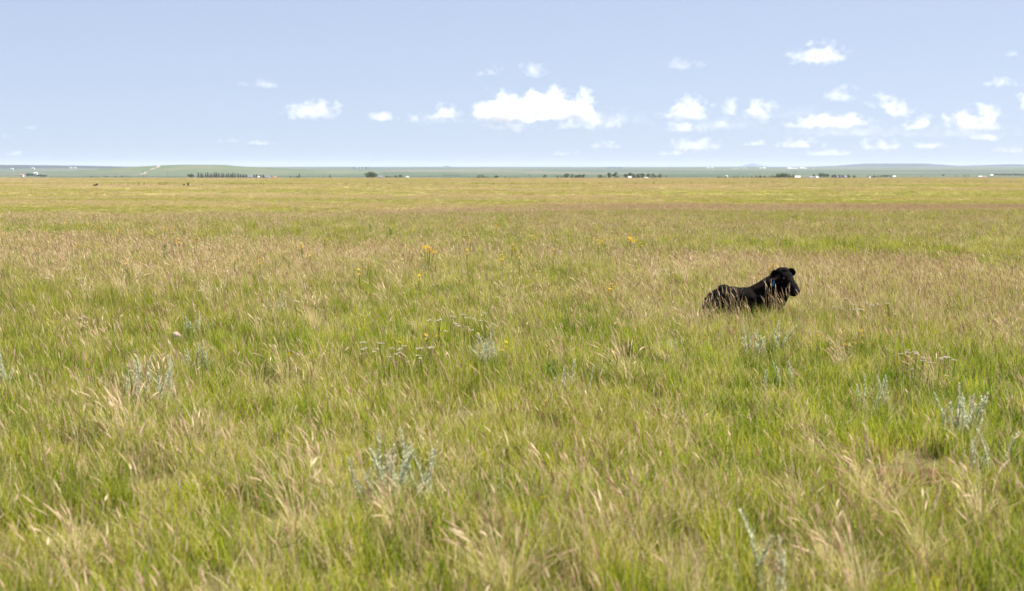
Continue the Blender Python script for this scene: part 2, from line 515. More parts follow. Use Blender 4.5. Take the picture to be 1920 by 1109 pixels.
grass_col = bpy.data.collections.new('grass_sources')
LEV = [.0, .2, .45, .7, .95]
def source(k, *a):
    grass_col.objects.link(turf('turf_%02d' % k, *a))
VN, VM, VF = 3, 2, 2
CN, CM, CF = 1.0, 2.4, 7.0
k_ = 0
for li, lv in enumerate(LEV):
    for v in range(VN):
        source(k_, CN, 1900, [8, 18, 34, 56, 82][li], lv, .235, .45 + .04 * lv, .0070, .0024, .0105, .095, 3, 17); k_ += 1
OFF_M = k_
for li, lv in enumerate(LEV):
    for v in range(VM):
        source(k_, CM, 640, [4, 10, 20, 34, 52][li], lv, .225, .42 + .03 * lv, .0110, .0034, .0125, .092, 2, 7); k_ += 1
OFF_F = k_
def bunchgrass(name, tall):
    mb = MB()
    for _ in range(70):
        a = random.uniform(0, 6.28); q = .07 * math.sqrt(random.random())
        blade(mb, (q * math.cos(a), q * math.sin(a), -.01), a + random.gauss(0, .6), random.uniform(.1, .6), random.uniform(.3, 1.5), tall * random.uniform(.5, .95), .0062, 4, random.choice((0, 1, 1)), random.uniform(.3, 1))
    for _ in range(26):
        a = random.uniform(0, 6.28); q = .06 * math.sqrt(random.random())
        stalk(mb, (q * math.cos(a), q * math.sin(a), -.01), random.gauss(WIND, 1.1), random.uniform(.05, .45), random.uniform(.1, .8), tall * random.uniform(.8, 1.2), .0032, .13 * random.uniform(.7, 1.3), .012 * random.uniform(.7, 1.2), random.uniform(.4, 1), random.uniform(.4, 1), 4)
    return bpy.data.objects.new(name, mb.mesh(name, [M['green'], M['straw'], M['head']]))
for li, lv in enumerate(LEV):
    for v in range(VF):
        source(k_, CF, 62, [.5, 1.5, 3.5, 6, 9][li], lv, .19, .33, .032, .009, .030, .13, 2, 1.2); k_ += 1
OFF_B = k_
for v in range(4): grass_col.objects.link(bunchgrass('turf_%02d' % k_, .50 + .04 * v)); k_ += 1

COW = on_ground(1395, 603)
BARE = [(*on_ground(1705, 905).xy, .33)]
def cells(d0, d1, cell, margin, side):
    """one jittered place per cell in a widening strip of land ahead"""
    ys = np.arange(d0, d1, cell)
    W = .36 * d1 * margin + side
    xs = np.arange(-W, W, cell)
    X_, Y_ = np.meshgrid(xs, ys)
    x = X_.ravel() + rng.uniform(-.17, .17, X_.size) * cell; y = Y_.ravel() + rng.uniform(-.17, .17, X_.size) * cell
    k = np.abs(x) < .36 * np.maximum(y, 2) * margin + side
    return x[k], y[k]

def seed_share(x, y):
    """how much of the grass carries ripe heads: drifts and belts across the meadow"""
    n = fbm(x / 6.0 + 40, y / 9.0, 51)
    n2 = fbm(x / 1.6, y / 1.9 + 30, 61)
    belt = np.exp(-((y - (28.0 - .55 * x)) / 5.5) ** 2)
    s = .25 + .45 * np.exp(-((x - COW.x) / 4.0) ** 2 - ((y - COW.y + 1.0) / 2.2) ** 2) + (1.0 - .45 * sstep(28, 45, y)) * (n - .5) + .5 * (n2 - .5) + .62 * belt * (1 + .35 * (x < -2))
    s = s + .22 * sstep(22, 45, y) * (1 - .85 * sstep(50, 92, y))
    far = fbm(x / 70 + 11, y / 28, 71)
    s = np.where(y > 95, s * .25 + .52 + 1.5 * (far - .5), s)
    return np.clip(s, .03, .93)

PX, PY, PI_, PR, PS = [], [], [], [], []
def scatter(x, y, off, nvar, size):
    k = ((x - COW.x + .05) / .75) ** 2 + ((y - COW.y - .12) / .42) ** 2 > 1      # no turf under the lying calf
    for bx, by, br_ in BARE: k &= (x - bx) ** 2 + (y - by) ** 2 > br_ ** 2
    x = x[k]; y = y[k]
    s = seed_share(x, y) + rng.normal(0, .07, len(x))
    lev = np.clip(np.round(s * 4.6), 0, 4).astype(int)
    hvar = .70 + .55 * fbm(x / 3.1 + 7, y / 3.6, 81) + .22 * np.exp(-((x - COW.x) / 3.0) ** 2 - ((y - COW.y + 1.0) / 1.6) ** 2)
    PX.append(x); PY.append(y); PI_.append(off + lev * nvar + rng.integers(0, nvar, len(x)))
    PR.append(rng.uniform(-1.1, 1.1, len(x)) + math.pi * 0)
    PS.append(np.stack([np.full(len(x), size), np.full(len(x), size), hvar * (1 + .45 * (size - 1))], 1))

NM, MF = 30, 105
x, y = cells(2.5, NM, CN, 1.25, 2.5); scatter(x, y, 0, VN, 1.0)
x, y = cells(3.5, NM, .62, 1.2, 2); k = rng.random(len(x)) < .34 * sstep(.50, .74, fbm(x / 2.2 + 60, y / 2.6, 91)) + .03
x = x[k]; y = y[k]; k = (x - COW.x) ** 2 + (y - COW.y) ** 2 > 1.2; x = x[k]; y = y[k]
PX.append(x); PY.append(y); PI_.append(OFF_B + rng.integers(0, 4, len(x))); PR.append(rng.uniform(-1.1, 1.1, len(x)))
sz_ = rng.uniform(.7, 1.05, len(x)); PS.append(np.stack([sz_, sz_, sz_], 1))
x, y = cells(NM + .6, MF, CM, 1.2, 4); scatter(x, y, OFF_M, VM, 1.0)
x, y = cells(MF + 1.5, 340, CF, 1.2, 8); scatter(x, y, OFF_F, VF, 1.0)
x, y = cells(342, 930, CF * 1.8, 1.15, 15); scatter(x, y, OFF_F, VF, 1.8)

def instancer(name, x, y, idx, rot, sc, label):
    n = len(x); z = ground_z(x, y)
    me = bpy.data.meshes.new(name)
    me.vertices.add(n); me.vertices.foreach_set('co', np.stack([x, y, z], 1).ravel())
    a = me.attributes.new('pick', 'INT', 'POINT'); a.data.foreach_set('value', idx.astype(np.int32))
    a = me.attributes.new('turn', 'FLOAT_VECTOR', 'POINT')
    tilt = rng.normal(0, .0, (2, n))
    a.data.foreach_set('vector', np.stack([tilt[0], tilt[1], rot], 1).ravel().astype(np.float32))
    a = me.attributes.new('size', 'FLOAT_VECTOR', 'POINT'); a.data.foreach_set('vector', sc.ravel().astype(np.float32))
    o = link(bpy.data.objects.new(name, me))
    ng = bpy.data.node_groups.new(name + '_scatter', 'GeometryNodeTree')
    ng.interface.new_socket('Geometry', in_out='INPUT', socket_type='NodeSocketGeometry')
    ng.interface.new_socket('Geometry', in_out='OUTPUT', socket_type='NodeSocketGeometry')
    N = ng.nodes; L = ng.links
    gi = N.new('NodeGroupInput'); go = N.new('NodeGroupOutput')
    ci = N.new('GeometryNodeCollectionInfo'); ci.inputs['Collection'].default_value = grass_col
    ci.inputs['Separate Children'].default_value = True; ci.inputs['Reset Children'].default_value = True
    mp = N.new('GeometryNodeMeshToPoints')
    ip = N.new('GeometryNodeInstanceOnPoints'); ip.inputs['Pick Instance'].default_value = True
    def named(nm, tp):
        q = N.new('GeometryNodeInputNamedAttribute'); q.data_type = tp; q.inputs['Name'].default_value = nm
        return next(s for s in q.outputs if s.enabled and s.name == 'Attribute')
    L.new(gi.outputs[0], mp.inputs['Mesh']); L.new(mp.outputs[0], ip.inputs['Points'])
    L.new(ci.outputs[0], ip.inputs['Instance'])
    L.new(named('pick', 'INT'), ip.inputs['Instance Index'])
    e2r = N.new('FunctionNodeEulerToRotation'); L.new(named('turn', 'FLOAT_VECTOR'), e2r.inputs[0]); L.new(e2r.outputs[0], ip.inputs['Rotation'])
    L.new(named('size', 'FLOAT_VECTOR'), ip.inputs['Scale'])
    L.new(ip.outputs[0], go.inputs[0])
    md = o.modifiers.new('scatter', 'NODES'); md.node_group = ng
    tag(o, label, 'grass', kind='stuff')
    return o

X, Y, I, T, S = (np.concatenate(a) for a in (PX, PY, PI_, PR, PS))
nearm = Y < 110
instancer('meadow_grass', X[nearm], Y[nearm], I[nearm], T[nearm], S[nearm], 'tall green and straw-coloured meadow grass with ripe seed heads')
instancer('pasture_grass', X[~nearm], Y[~nearm], I[~nearm], T[~nearm], S[~nearm], 'flat tan and green pasture beyond the low rise')
#__OBJECTS__
# ------------------------------------------------------------------ the lying calf
def hide_material(name, dark, brown):
    m, N, L = mat(name)
    tc = N.new('ShaderNodeTexCoord')
    mp = N.new('ShaderNodeMapping'); mp.inputs['Scale'].default_value = (1, 1, 2.2); L.new(tc.outputs['Object'], mp.inputs[0])
    n = noise(N, L, mp.outputs[0], 5.0, 4, .6)
    f = maprange(N, L, n.outputs[0], .50, .74)
    col = mixc(N, L, dark, brown, f)
    p = N.new('ShaderNodeBsdfPrincipled'); L.new(col, p.inputs['Base Color'])
    p.inputs['Roughness'].default_value = .8; p.inputs['Specular IOR Level'].default_value = .05
    p.inputs['Sheen Weight'].default_value = .0; p.inputs['Sheen Roughness'].default_value = .4
    p.inputs['Sheen Tint'].default_value = (.7, .55, .5, 1)
    hair = N.new('ShaderNodeMapping'); hair.inputs['Scale'].default_value = (40, 60, 16); L.new(tc.outputs['Object'], hair.inputs[0])
    nh = noise(N, L, hair.outputs[0], 3.0, 3)
    b = N.new('ShaderNodeBump'); b.inputs['Strength'].default_value = .55; b.inputs['Distance'].default_value = .008
    L.new(nh.outputs[0], b.inputs['Height']); L.new(b.outputs[0], p.inputs['Normal'])
    o = N.new('ShaderNodeOutputMaterial'); L.new(p.outputs[0], o.inputs[0])
    return m
M['hide'] = hide_material('black_hide', (.0022, .0016, .0014), (.018, .0085, .005))
M['neck'] = hide_material('sunlit_brown_neck_hair', (.05, .022, .010), (.11, .05, .022))  # brown throat hair, the sunlight on it put into the base colour
M['muzzle'] = plain('wet_black_muzzle', (.008, .007, .007), .5, .3, 30, spec=.2)
M['eye'] = plain('dark_eye', (.006, .004, .003), .08, .1, 10, spec=.6)
M['hoof'] = plain('hoof_horn', (.03, .024, .02), .5, .3, 20)
M['tag'] = plain('blue_plastic', (.015, .10, .26), .4, .15, 30)

_ICO = None
def ico():
    global _ICO
    if _ICO is None:
        bm = bmesh.new(); bmesh.ops.create_icosphere(bm, subdivisions=2, radius=1.0)
        _ICO = ([v.co.copy() for v in bm.verts], [[v.index for v in f.verts] for f in bm.faces]); bm.free()
    return _ICO

def flesh(name, balls, material, voxel, smooth, parent):
    """one continuous skin over a set of ellipsoids (centre, radii, rotation)"""
    V, F = ico(); vs_, fs = [], []
    for c, r, rot in balls:
        b = len(vs_)
        for v in V:
            q = Vector((v.x * r[0], v.y * r[1], v.z * r[2]))
            if rot is not None: q = rot @ q
            vs_.append(Vector(c) + q)
        fs += [[b + i for i in f] for f in F]
    me = bpy.data.meshes.new(name); me.from_pydata(vs_, [], fs)
    tmp = bpy.data.objects.new(name + '_tmp', me); COL.objects.link(tmp)
    rm = tmp.modifiers.new('r', 'REMESH'); rm.mode = 'VOXEL'; rm.voxel_size = voxel; rm.use_smooth_shade = True
    sm = tmp.modifiers.new('s', 'SMOOTH'); sm.factor = .5; sm.iterations = smooth
    dg = bpy.context.evaluated_depsgraph_get()
    me2 = bpy.data.meshes.new_from_object(tmp.evaluated_get(dg))
    bpy.data.objects.remove(tmp); bpy.data.meshes.remove(me)
    me2.name = name; me2.materials.clear(); me2.materials.append(material)
    me2.polygons.foreach_set('use_smooth', [True] * len(me2.polygons))
    return link(bpy.data.objects.new(name, me2), parent)

def chain(pts, n=6):
    """balls swept along (x, y, z, r) knots"""
    out = []
    for a, b in zip(pts[:-1], pts[1:]):
        for k in range(n):
            t = k / n; q = [a[i] * (1 - t) + b[i] * t for i in range(4)]
            out.append(((q[0], q[1], q[2]), (q[3],) * 3, None))
    q = pts[-1]; out.append(((q[0], q[1], q[2]), (q[3],) * 3, None))
    return out

def ear_mesh(base, tip, width, facing, material, parent):
    """leaf-shaped cupped ear"""
    mb = MB(); base = Vector(base); tip = Vector(tip); ax = tip - base; L_ = ax.length; ax.normalize()
    f = Vector(facing); f = (f - ax * f.dot(ax)).normalized(); s = ax.cross(f)
    rows = []
    prof = [(0, .34), (.12, .60), (.32, .95), (.55, 1.0), (.75, .82), (.9, .5), (1.0, .12)]
    n = 7
    for t, w in prof:
        for sgn in (1, -1):
            for j in range(n):
                u = -1 + 2 * j / (n - 1)
                cup = -(1 - u * u) * .22 * width * w
                rows.append(base + ax * L_ * t + s * u * width / 2 * w + f * (cup + sgn * .010))
    fs = []; R_ = 2 * n
    for k in range(len(prof) - 1):
        for j in range(n - 1):
            a = k * R_ + j; fs.append((a, a + 1, a + R_ + 1, a + R_))
            a2 = a + n; fs.append((a2 + 1, a2, a2 + R_, a2 + R_ + 1))
        a = k * R_; fs.append((a + n, a, a + R_, a + n + R_))
        a = k * R_ + n - 1; fs.append((a, a + n, a + n + R_, a + R_))
    e = (len(prof) - 1) * R_
    for j in range(n - 1): fs.append((e + j, e + j + 1, e + n + j + 1, e + n + j))
    mb.add(rows, fs)
    return mb.obj('ear', material, parent, smooth=True)

calf = empty('calf', COW)
tag(calf, 'black calf with a blue ear tag lying in the tall grass', 'calf')
def yaw(a): return Matrix.Rotation(a, 3, 'Z')
BY = yaw(R(-24))
balls = []
def E(c, r, rot=BY): balls.append((c, r, rot))
E((-.31, .30, .245), (.22, .21, .215)); E((-.26, .24, .285), (.22, .22, .20)); E((-.14, .14, .265), (.33, .27, .235))
E((.08, .04, .265), (.30, .26, .235)); E((.24, -.02, .27), (.26, .22, .235)); E((.33, -.05, .25), (.20, .19, .22))
E((-.25, .17, .44), (.11, .09, .065)); E((-.25, .30, .455), (.10, .07, .06)); E((-.43, .33, .27), (.09, .10, .13))
E((.16, .02, .42), (.16, .10, .075)); E((.02, .08, .44), (.20, .08, .05))
balls += chain([(.14, .01, .37, .15), (.26, -.01, .42, .165), (.37, -.02, .50, .160), (.46, -.01, .565, .14), (.53, -.01, .625, .115)])
balls += chain([(.36, -.04, .22, .17), (.45, -.04, .32, .155), (.52, -.05, .46, .15)])                # brisket and throat
# head
HD = Vector((.56, -.56, -.60)).normalized()
POLL = Vector((.545, -.02, .665))
def hd(t, up=0.0): return POLL + HD * t + Vector((.43, -.43, .79)) * up
hq = HD.to_track_quat('X', 'Z').to_matrix()
def HE(t, up, r): balls.append((hd(t, up), r, hq))
HE(-.02, .005, (.115, .125, .11)); HE(.05, .005, (.12, .125, .105)); HE(.11, -.015, (.12, .112, .10)); HE(.17, -.025, (.105, .096, .09))
HE(.23, -.032, (.09, .092, .088)); HE(.285, -.042, (.066, .088, .078)); HE(.305, -.065, (.056, .078, .062))
HE(.06, -.12, (.125, .10, .09)); HE(.15, -.11, (.12, .08, .075)); HE(.235, -.10, (.085, .07, .055))
HE(-.01, .085, (.06, .075, .05))                                                                         # poll
# folded legs
balls += chain([(-.34, .10, .23, .14), (-.22, -.04, .17, .12), (-.12, -.14, .10, .075)], 5)
balls += chain([(-.12, -.14, .10, .07), (-.32, -.14, .055, .045), (-.40, -.13, .045, .038)], 5)
balls += chain([(.34, -.17, .20, .11), (.50, -.24, .12, .075), (.58, -.26, .075, .058)], 5)
balls += chain([(.58, -.26, .07, .055), (.44, -.30, .045, .038), (.36, -.29, .04, .036)], 5)
balls += chain([(.38, .10, .20, .10), (.56, .06, .10, .065), (.66, .04, .06, .045), (.80, .0, .04, .038)], 5)
body = flesh('body', balls, M['hide'], .0135, 5, calf)
side_v = Vector((.707, .707, 0))
NOSTRILS = []
for sgn in (-1, 1):
    mb = MB(); V, F = ico()
    c = hd(.095, .03) + side_v * sgn * .112
    mb.add([c + v * .017 for v in V], F)
    mb.obj('eye', M['eye'], calf, smooth=True)
    nb = MB(); c = hd(.335, -.02) + side_v * sgn * .042
    nb.add([c + Vector((v.x * .012, v.y * .012, v.z * .016)) for v in V], F)
    NOSTRILS.append(nb.obj('nostril', M['muzzle'], calf, smooth=True))
mz = flesh('muzzle', [(hd(.320, -.042), (.040, .074, .058), hq), (hd(.312, -.03) + side_v * .035, (.036, .04, .046), hq), (hd(.312, -.03) - side_v * .035, (.036, .04, .046), hq)], M['muzzle'], .008, 2, calf)
for o in NOSTRILS: o.parent = mz
nk = flesh('sunlit_neck_hair', [((.545, -.152, .405), (.022, .012, .085), yaw(R(40))), ((.525, -.165, .34), (.03, .012, .07), yaw(R(35))), ((.515, -.175, .28), (.028, .012, .05), yaw(R(30)))], M['neck'], .007, 2, calf)
nk['label'] = 'sunlit reddish brown hair on the throat'
e1 = ear_mesh((.465, -.115, .725), (.345, -.215, .635), .15, (.5, -.8, .15), M['hide'], calf)
e2 = ear_mesh((.625, .055, .72), (.755, .125, .69), .125, (.45, -.85, .15), M['hide'], calf)
mb = MB(); mb.box(-.022, .022, -.003, .003, -.075, .0); mb.tube([(0, -.004, -.006), (0, .006, -.006)], [.008, .008], 8)
tg = mb.obj('ear_tag', M['tag'], e1); tg.location = (.385, -.22, .605); tg.rotation_euler = (R(8), R(14), R(52)); tg['label'] = 'blue plastic ear tag'
tl = MB(); tl.tube([(-.49, .38, .30), (-.53, .40, .2), (-.53, .34, .1), (-.46, .26, .05)], [.028, .024, .018, .022], 8)
tl.obj('tail', M['hide'], calf, smooth=True)
for c in ((-.44, -.13, .035), (.33, -.29, .03), (.84, -.01, .03)):
    hb = MB(); hb.tube([(c[0] - .03, c[1], c[2]), (c[0] + .03, c[1], c[2] - .004)], [.036, .042], 8); hb.obj('hoof', M['hoof'], calf, smooth=True)

# cattle far out on the pasture
def adult(name, loc, rz, label, lying, sc):
    root = empty(name, loc, rz); root.scale = (sc, sc, sc)
    tag(root, label, 'cow', 'cattle far out on the pasture')
    if lying:
        for o in (body, e1, e2, mz):
            c = o.copy(); link(c, root)
    else:
        bl = []
        def q(c, r): bl.append((c, r, None))
        q((0, 0, .92), (.55, .32, .33)); q((.55, 0, .95), (.35, .28, .32)); q((-.6, 0, .96), (.35, .3, .32)); q((-.9, 0, .95), (.12, .2, .25))
        bl += chain([(.7, 0, 1.02, .24), (.95, 0, 1.12, .19), (1.1, .0, 1.18, .15)], 5)
        bl += chain([(1.1, 0, 1.22, .13), (1.25, 0, 1.12, .11), (1.42, 0, .95, .085)], 5)
        for lx, ly in ((.62, .17), (.62, -.17), (-.72, .18), (-.72, -.18)):
            bl += chain([(lx, ly, .75, .15), (lx + .02, ly, .42, .075), (lx, ly, .2, .05), (lx + .02, ly, .04, .06)], 5)
        bl += chain([(1.08, .1, 1.27, .06), (1.05, .3, 1.24, .045)], 4); bl += chain([(1.08, -.1, 1.27, .06), (1.05, -.3, 1.24, .045)], 4)
        flesh('body', bl, M['hide'], .04, 3, root)
        t_ = MB(); t_.tube([(-1.0, 0, 1.1), (-1.06, 0, .8), (-1.05, .03, .45)], [.03, .025, .05], 6); t_.obj('tail', M['hide'], root, smooth=True)
    return root
adult('cow', at_dist(180, 505), R(8), 'black cow lying on the far pasture at the left', True, 1.45)
adult('cow', at_dist(354.5, 500), R(-75), 'black cow standing head-on beside the far fence', False, .98)
adult('cow', at_dist(346.5, 512), R(70), 'smaller black cow just left of the head-on cow', False, .62)
adult('cow', at_dist(381, 515), R(170), 'low dark calf lying right of the head-on cow', True, .62)

# ------------------------------------------------------------------ flowers and herbs of the meadow
def disc_flower(mb, c, rad, tilt, r, petals=9):
    rot = Matrix.Rotation(tilt[0], 3, 'X') @ Matrix.Rotation(tilt[1], 3, 'Y')
    for k in range(petals):
        a = 2 * math.pi * k / petals
        d = Vector((math.cos(a), math.sin(a), 0)); s = Vector((-d.y, d.x, 0))
        pts = [d * rad * .2, d * rad * .65 + s * rad * .24 + Vector((0, 0, .004)), d * rad, d * rad * .65 - s * rad * .24 + Vector((0, 0, .004))]
        mb.add([Vector(c) + rot @ p for p in pts], [(0, 1, 2, 3)], 0, random.random())

def make_yellow(seed, heads, h, rad, spread):
    random.seed(seed)
    st = MB(); out = []
    for k in range(heads):
        a = random.uniform(0, 6.28); q = spread * math.sqrt(random.random())
        top = Vector((q * math.cos(a), q * math.sin(a), h * random.uniform(.8, 1.05)))
        st.tube([(top.x * .15, top.y * .15, -.02), (top.x * .6, top.y * .6, h * .5), top], [.004, .0035, .003], 4, 0, random.random())
        mb = MB(); tl_ = (random.gauss(.5, .25), random.gauss(0, .3))
        disc_flower(mb, top, rad * random.uniform(.8, 1.2), tl_, .5)
        V, F = ico(); mb.add([top + Vector((v.x, v.y, v.z * .5)) * rad * .24 for v in V[::1]], F, 1)
        out.append(mb.mesh('flower_head', [M['petal'], M['disc']]))
    for k in range(7):
        blade(st, (0, 0, 0), random.uniform(0, 6.28), .5, .8, h * .55, .018, 3, 0, random.random())
    return st.mesh('stem', [M['stem']]), out
YEL = [make_yellow(100 + k, n, h, r, sp) for k, (n, h, r, sp) in enumerate([(2, .48, .026, .07), (4, .50, .030, .10), (1, .46, .025, .03), (9, .52, .038, .17)])]
def yellow(px, py, kind, label, group, size=1.0):
    st, heads = YEL[kind]
    h = [.48, .50, .46, .52][kind]
    p = on_ground(px, py, h * .95 * size)
    root = empty('yellow_wildflower', p, random.uniform(0, 6.28))
    tag(root, label, 'wildflower', group); root.scale = (size,) * 3
    link(bpy.data.objects.new('stem', st), root)
    for m_ in heads: link(bpy.data.objects.new('flower_head', m_), root)
G1 = ('yellow wildflower in the left scatter of the far meadow', 'yellow flowers left in the far meadow')
for px, py, k in [(30, 406, 2), (70, 405, 0), (182, 429, 1), (190, 431, 0), (178, 436, 2), (196, 437, 2), (220, 433, 2), (222, 437, 0), (288, 436, 0), (316, 434, 1), (322, 431, 0), (343, 431, 2), (322, 449, 0), (339, 450, 2), (365, 447, 0),
                  (142, 461, 0), (123, 419, 2), (165, 421, 2), (229, 430, 2), (310, 428, 2), (357, 436, 2), (2, 441, 2), (25, 407, 0), (70, 461, 2), (47, 406, 2)]:
    yellow(px, py, 0 if k == 2 else 1, *G1, 1.1)
G2 = ('yellow wildflower in the thin scatter across mid meadow', 'yellow flowers in the middle of the meadow')
for px, py, k in [(652, 427, 2), (767, 466, 0), (874, 446, 0), (880, 450, 1), (876, 471, 2), (869, 428, 0), (868, 424, 2), (929, 425, 2), (928, 425, 0), (1003, 447, 2), (1026, 444, 0), (1038, 444, 2), (1113, 444, 0), (1121, 459, 2), (1135, 450, 0), (1122, 452, 2),
                  (957, 462, 2), (976, 478, 2), (945, 483, 0), (683, 490, 1), (690, 499, 2), (606, 450, 2), (569, 461, 0), (486, 489, 2), (437, 487, 2), (1260, 451, 2), (677, 508, 2), (786, 520, 2), (1001, 444, 2), (1035, 471, 2), (1200, 457, 2)]:
    yellow(px, py, 0 if k == 2 else 1, *G2, 1.1)
yellow(242, 491, 1, 'lone yellow wildflower at the edge of the left pinkish grass belt', None)
yellow(586, 476, 1, 'bright yellow-orange wildflower left of centre in the far meadow', None)
yellow(804, 466, 3, 'largest golden wildflower clump near the middle of the far meadow', None)
yellow(797, 507, 2, 'single orange flower standing just below the golden clump', None)
yellow(1184, 448, 3, 'golden wildflower clump right of centre in the far meadow', None)
yellow(1151, 538, 1, 'single orange-yellow flower left of the black calf', None)
yellow(1447, 500, 1, 'yellow wildflowers right behind the head of the black calf', None)
yellow(1441, 499, 0, 'yellow wildflower just left of the calf\'s head, behind it', None)
G3 = ('small yellow flower in the near grass below mid meadow', 'yellow flowers in the near grass')
for px, py, k in [(712, 628, 2), (733, 629, 2), (752, 636, 2), (762, 643, 2), (801, 624, 2), (802, 630, 0), (813, 633, 0), (898, 620, 2), (945, 651, 2), (953, 645, 0), (1021, 743, 2), (1016, 921, 2)]:
    yellow(px, py, k, *G3, .75)
G4 = ('small yellow flower below and right of the calf', 'yellow flowers right of the calf')
for px, py, k in [(1320, 627, 2), (1425, 629, 2), (1521, 636, 2), (1531, 632, 0), (1581, 639, 0), (1592, 641, 2), (1606, 637, 2), (1616, 623, 0), (1619, 636, 2), (1632, 638, 2), (1500, 462, 2), (1445, 467, 2)]:
    yellow(px, py, k, *G4, .8)
yellow(543, 667, 0, 'low orange flowers in the near grass left of centre', None, .8)
yellow(555, 676, 2, 'tiny yellow flower beside the low orange flowers', None, .75)

def make_yarrow(seed, n):
    random.seed(seed); st = MB(); heads = []
    for k in range(n):
        a = random.uniform(0, 6.28); q = .09 * math.sqrt(random.random())
        top = Vector((q * math.cos(a), q * math.sin(a), random.uniform(.30, .46)))
        st.tube([(0, 0, -.02), (top.x * .5, top.y * .5, .2), top], [.004, .003, .003], 4, 0, random.random())
        mb = MB(); V, F = ico()
        for j in range(8):
            b = random.uniform(0, 6.28); qq = .024 * math.sqrt(random.random())
            c = top + Vector((qq * math.cos(b), qq * math.sin(b), random.uniform(0, .008)))
            mb.add([c + Vector((v.x * .008, v.y * .008, v.z * .005)) for v in V], F, 0, random.random())
        heads.append(mb.mesh('flower_head', [M['yarrow']]))
    for k in range(6): blade(st, (0, 0, 0), random.uniform(0, 6.28), .5, .7, .17, .014, 3, 0, random.random())
    return st.mesh('stem', [M['stem']]), heads
YAR = [make_yarrow(200 + k, n) for k, n in enumerate((2, 3, 6))]
def yarrow(px, py, k, label, group=None):
    p = on_ground(px, py, .41)
    root = empty('yarrow', p, random.uniform(0, 6.28)); tag(root, label, 'wildflower', group)
    st, heads = YAR[k]
    link(bpy.data.objects.new('stem', st), root)
    for m_ in heads: link(bpy.data.objects.new('flower_head', m_), root)
yarrow(157, 600, 2, 'white yarrow clump in the grass near the left edge')
for px, py, k in [(800, 601, 0), (820, 600, 0), (830, 606, 1), (842, 594, 0), (858, 607, 0), (872, 597, 1), (880, 603, 1), (890, 599, 0), (913, 589, 0), (862, 608, 0), (820, 534, 0)]:
    yarrow(px, py, k, 'white yarrow in the upper patch near mid meadow', 'upper patch of white yarrow')
for px, py, k in [(680, 647, 1), (678, 655, 0), (713, 657, 0), (724, 651, 1), (735, 654, 0), (744, 664, 0), (763, 651, 0), (774, 660, 1), (795, 659, 1), (790, 668, 0)]:
    yarrow(px, py, k, 'white yarrow in the lower patch near mid meadow', 'lower patch of white yarrow')
for px, py, k in [(1595, 566, 1), (1606, 575, 2), (1624, 569, 0), (1566, 576, 0), (1674, 575, 1), (1646, 573, 0)]:
    yarrow(px, py, k, 'white yarrow in the pinkish grass right of the calf', 'white yarrow right of the calf')
for px, py, k in [(1700, 663, 0), (1712, 672, 1), (1722, 671, 0), (1756, 673, 0), (1765, 670, 0), (1783, 671, 0), (1704, 657, 0), (1731, 677, 0)]:
    yarrow(px, py, k, 'small white flowers in the near grass at the right', 'white flowers in the near grass at the right')

def make_sage(seed, h):
    random.seed(seed); mb = MB()
    lean = random.uniform(.05, .35); az = random.uniform(0, 6.28)
    pts = [Vector((math.cos(az) * lean * h * t * t, math.sin(az) * lean * h * t * t, -.02 + h * t)) for t in (0, .35, .7, 1)]
    mb.tube(pts, [.006, .005, .004, .002], 5, 1, random.random())
    n = int(80 * h / .5)
    for k in range(n):
        t = .12 + .88 * (k / n) ** .9
        i = min(2, int(t / .34)); c = pts[0].lerp(pts[-1], t); c = Vector((math.cos(az) * lean * h * t * t, math.sin(az) * lean * h * t * t, -.02 + h * t))
        a = k * 2.4 + random.uniform(-.4, .4); L_ = random.uniform(.045, .085) * (1.15 - .7 * t)
        blade(mb, c, a, random.uniform(.35, .8) * (1.2 - t * .6), random.uniform(-.2, .5), L_, .017 * (1.15 - .5 * t), 2, 0, random.random())
    return mb.mesh('stalk', [M['sage'], M['sage_stem']])
SAGE = [make_sage(300 + k, h) for k, h in enumerate((.36, .42, .48, .54, .60, .33))]
def sage(px, py_base, n, hscale, spread, label):
    p = on_ground(px, py_base)
    root = empty('sage_plant', p, random.uniform(0, 6.28)); tag(root, label, 'sage plant')
    for k in range(int(n * 1.45)):
        c = link(bpy.data.objects.new('stalk', random.choice(SAGE)), root)
        a = random.uniform(0, 6.28); q = spread * math.sqrt(random.random())
        c.location = (q * math.cos(a), q * math.sin(a), 0)
        c.rotation_euler = (random.gauss(0, .18) - q * math.sin(a) * .5, random.gauss(0, .12) + q * math.cos(a) * .5, random.uniform(0, 6.28))
        s_ = hscale * random.uniform(.45, .98); c.scale = (s_ * 1.15, s_ * 1.15, s_)
random.seed(11)
sage(278, 775, 17, 1.15, .26, 'large silvery sage clump with tall stalks in the left foreground')
sage(372, 720, 9, 1.0, .15, 'silvery sage clump just right of the large left clump')
sage(365, 640, 9, .95, .18, 'pale sage clump behind the pink rock at the left')
sage(524, 612, 8, 1.0, .16, 'blue-grey sage upright in the grass left of the middle')
sage(8, 745, 7, .9, .14, 'pale sage sprig cut by the left edge of the picture')
sage(742, 955, 20, 1.15, .22, 'large blue-grey sage clump low in the middle foreground')
sage(915, 700, 9, 1.0, .15, 'slender sage sprigs in the middle of the near meadow')
sage(1075, 760, 6, .95, .18, 'few whitish sage stalks right of the middle')
sage(1248, 672, 12, .75, .20, 'dark grey-green sage bush below and left of the calf')
sage(1408, 680, 7, 1.0, .11, 'pale sage stalks straight below the calf')
sage(1456, 675, 6, .95, .12, 'second group of sage stalks below the calf, on the right')
sage(1462, 735, 7, .75, .16, 'low sage sprigs further below the calf')
sage(1628, 775, 9, .85, .20, 'loose grey sage in the right part of the near meadow')
sage(1800, 830, 16, 1.15, .16, 'large pale sage clump near the right edge')
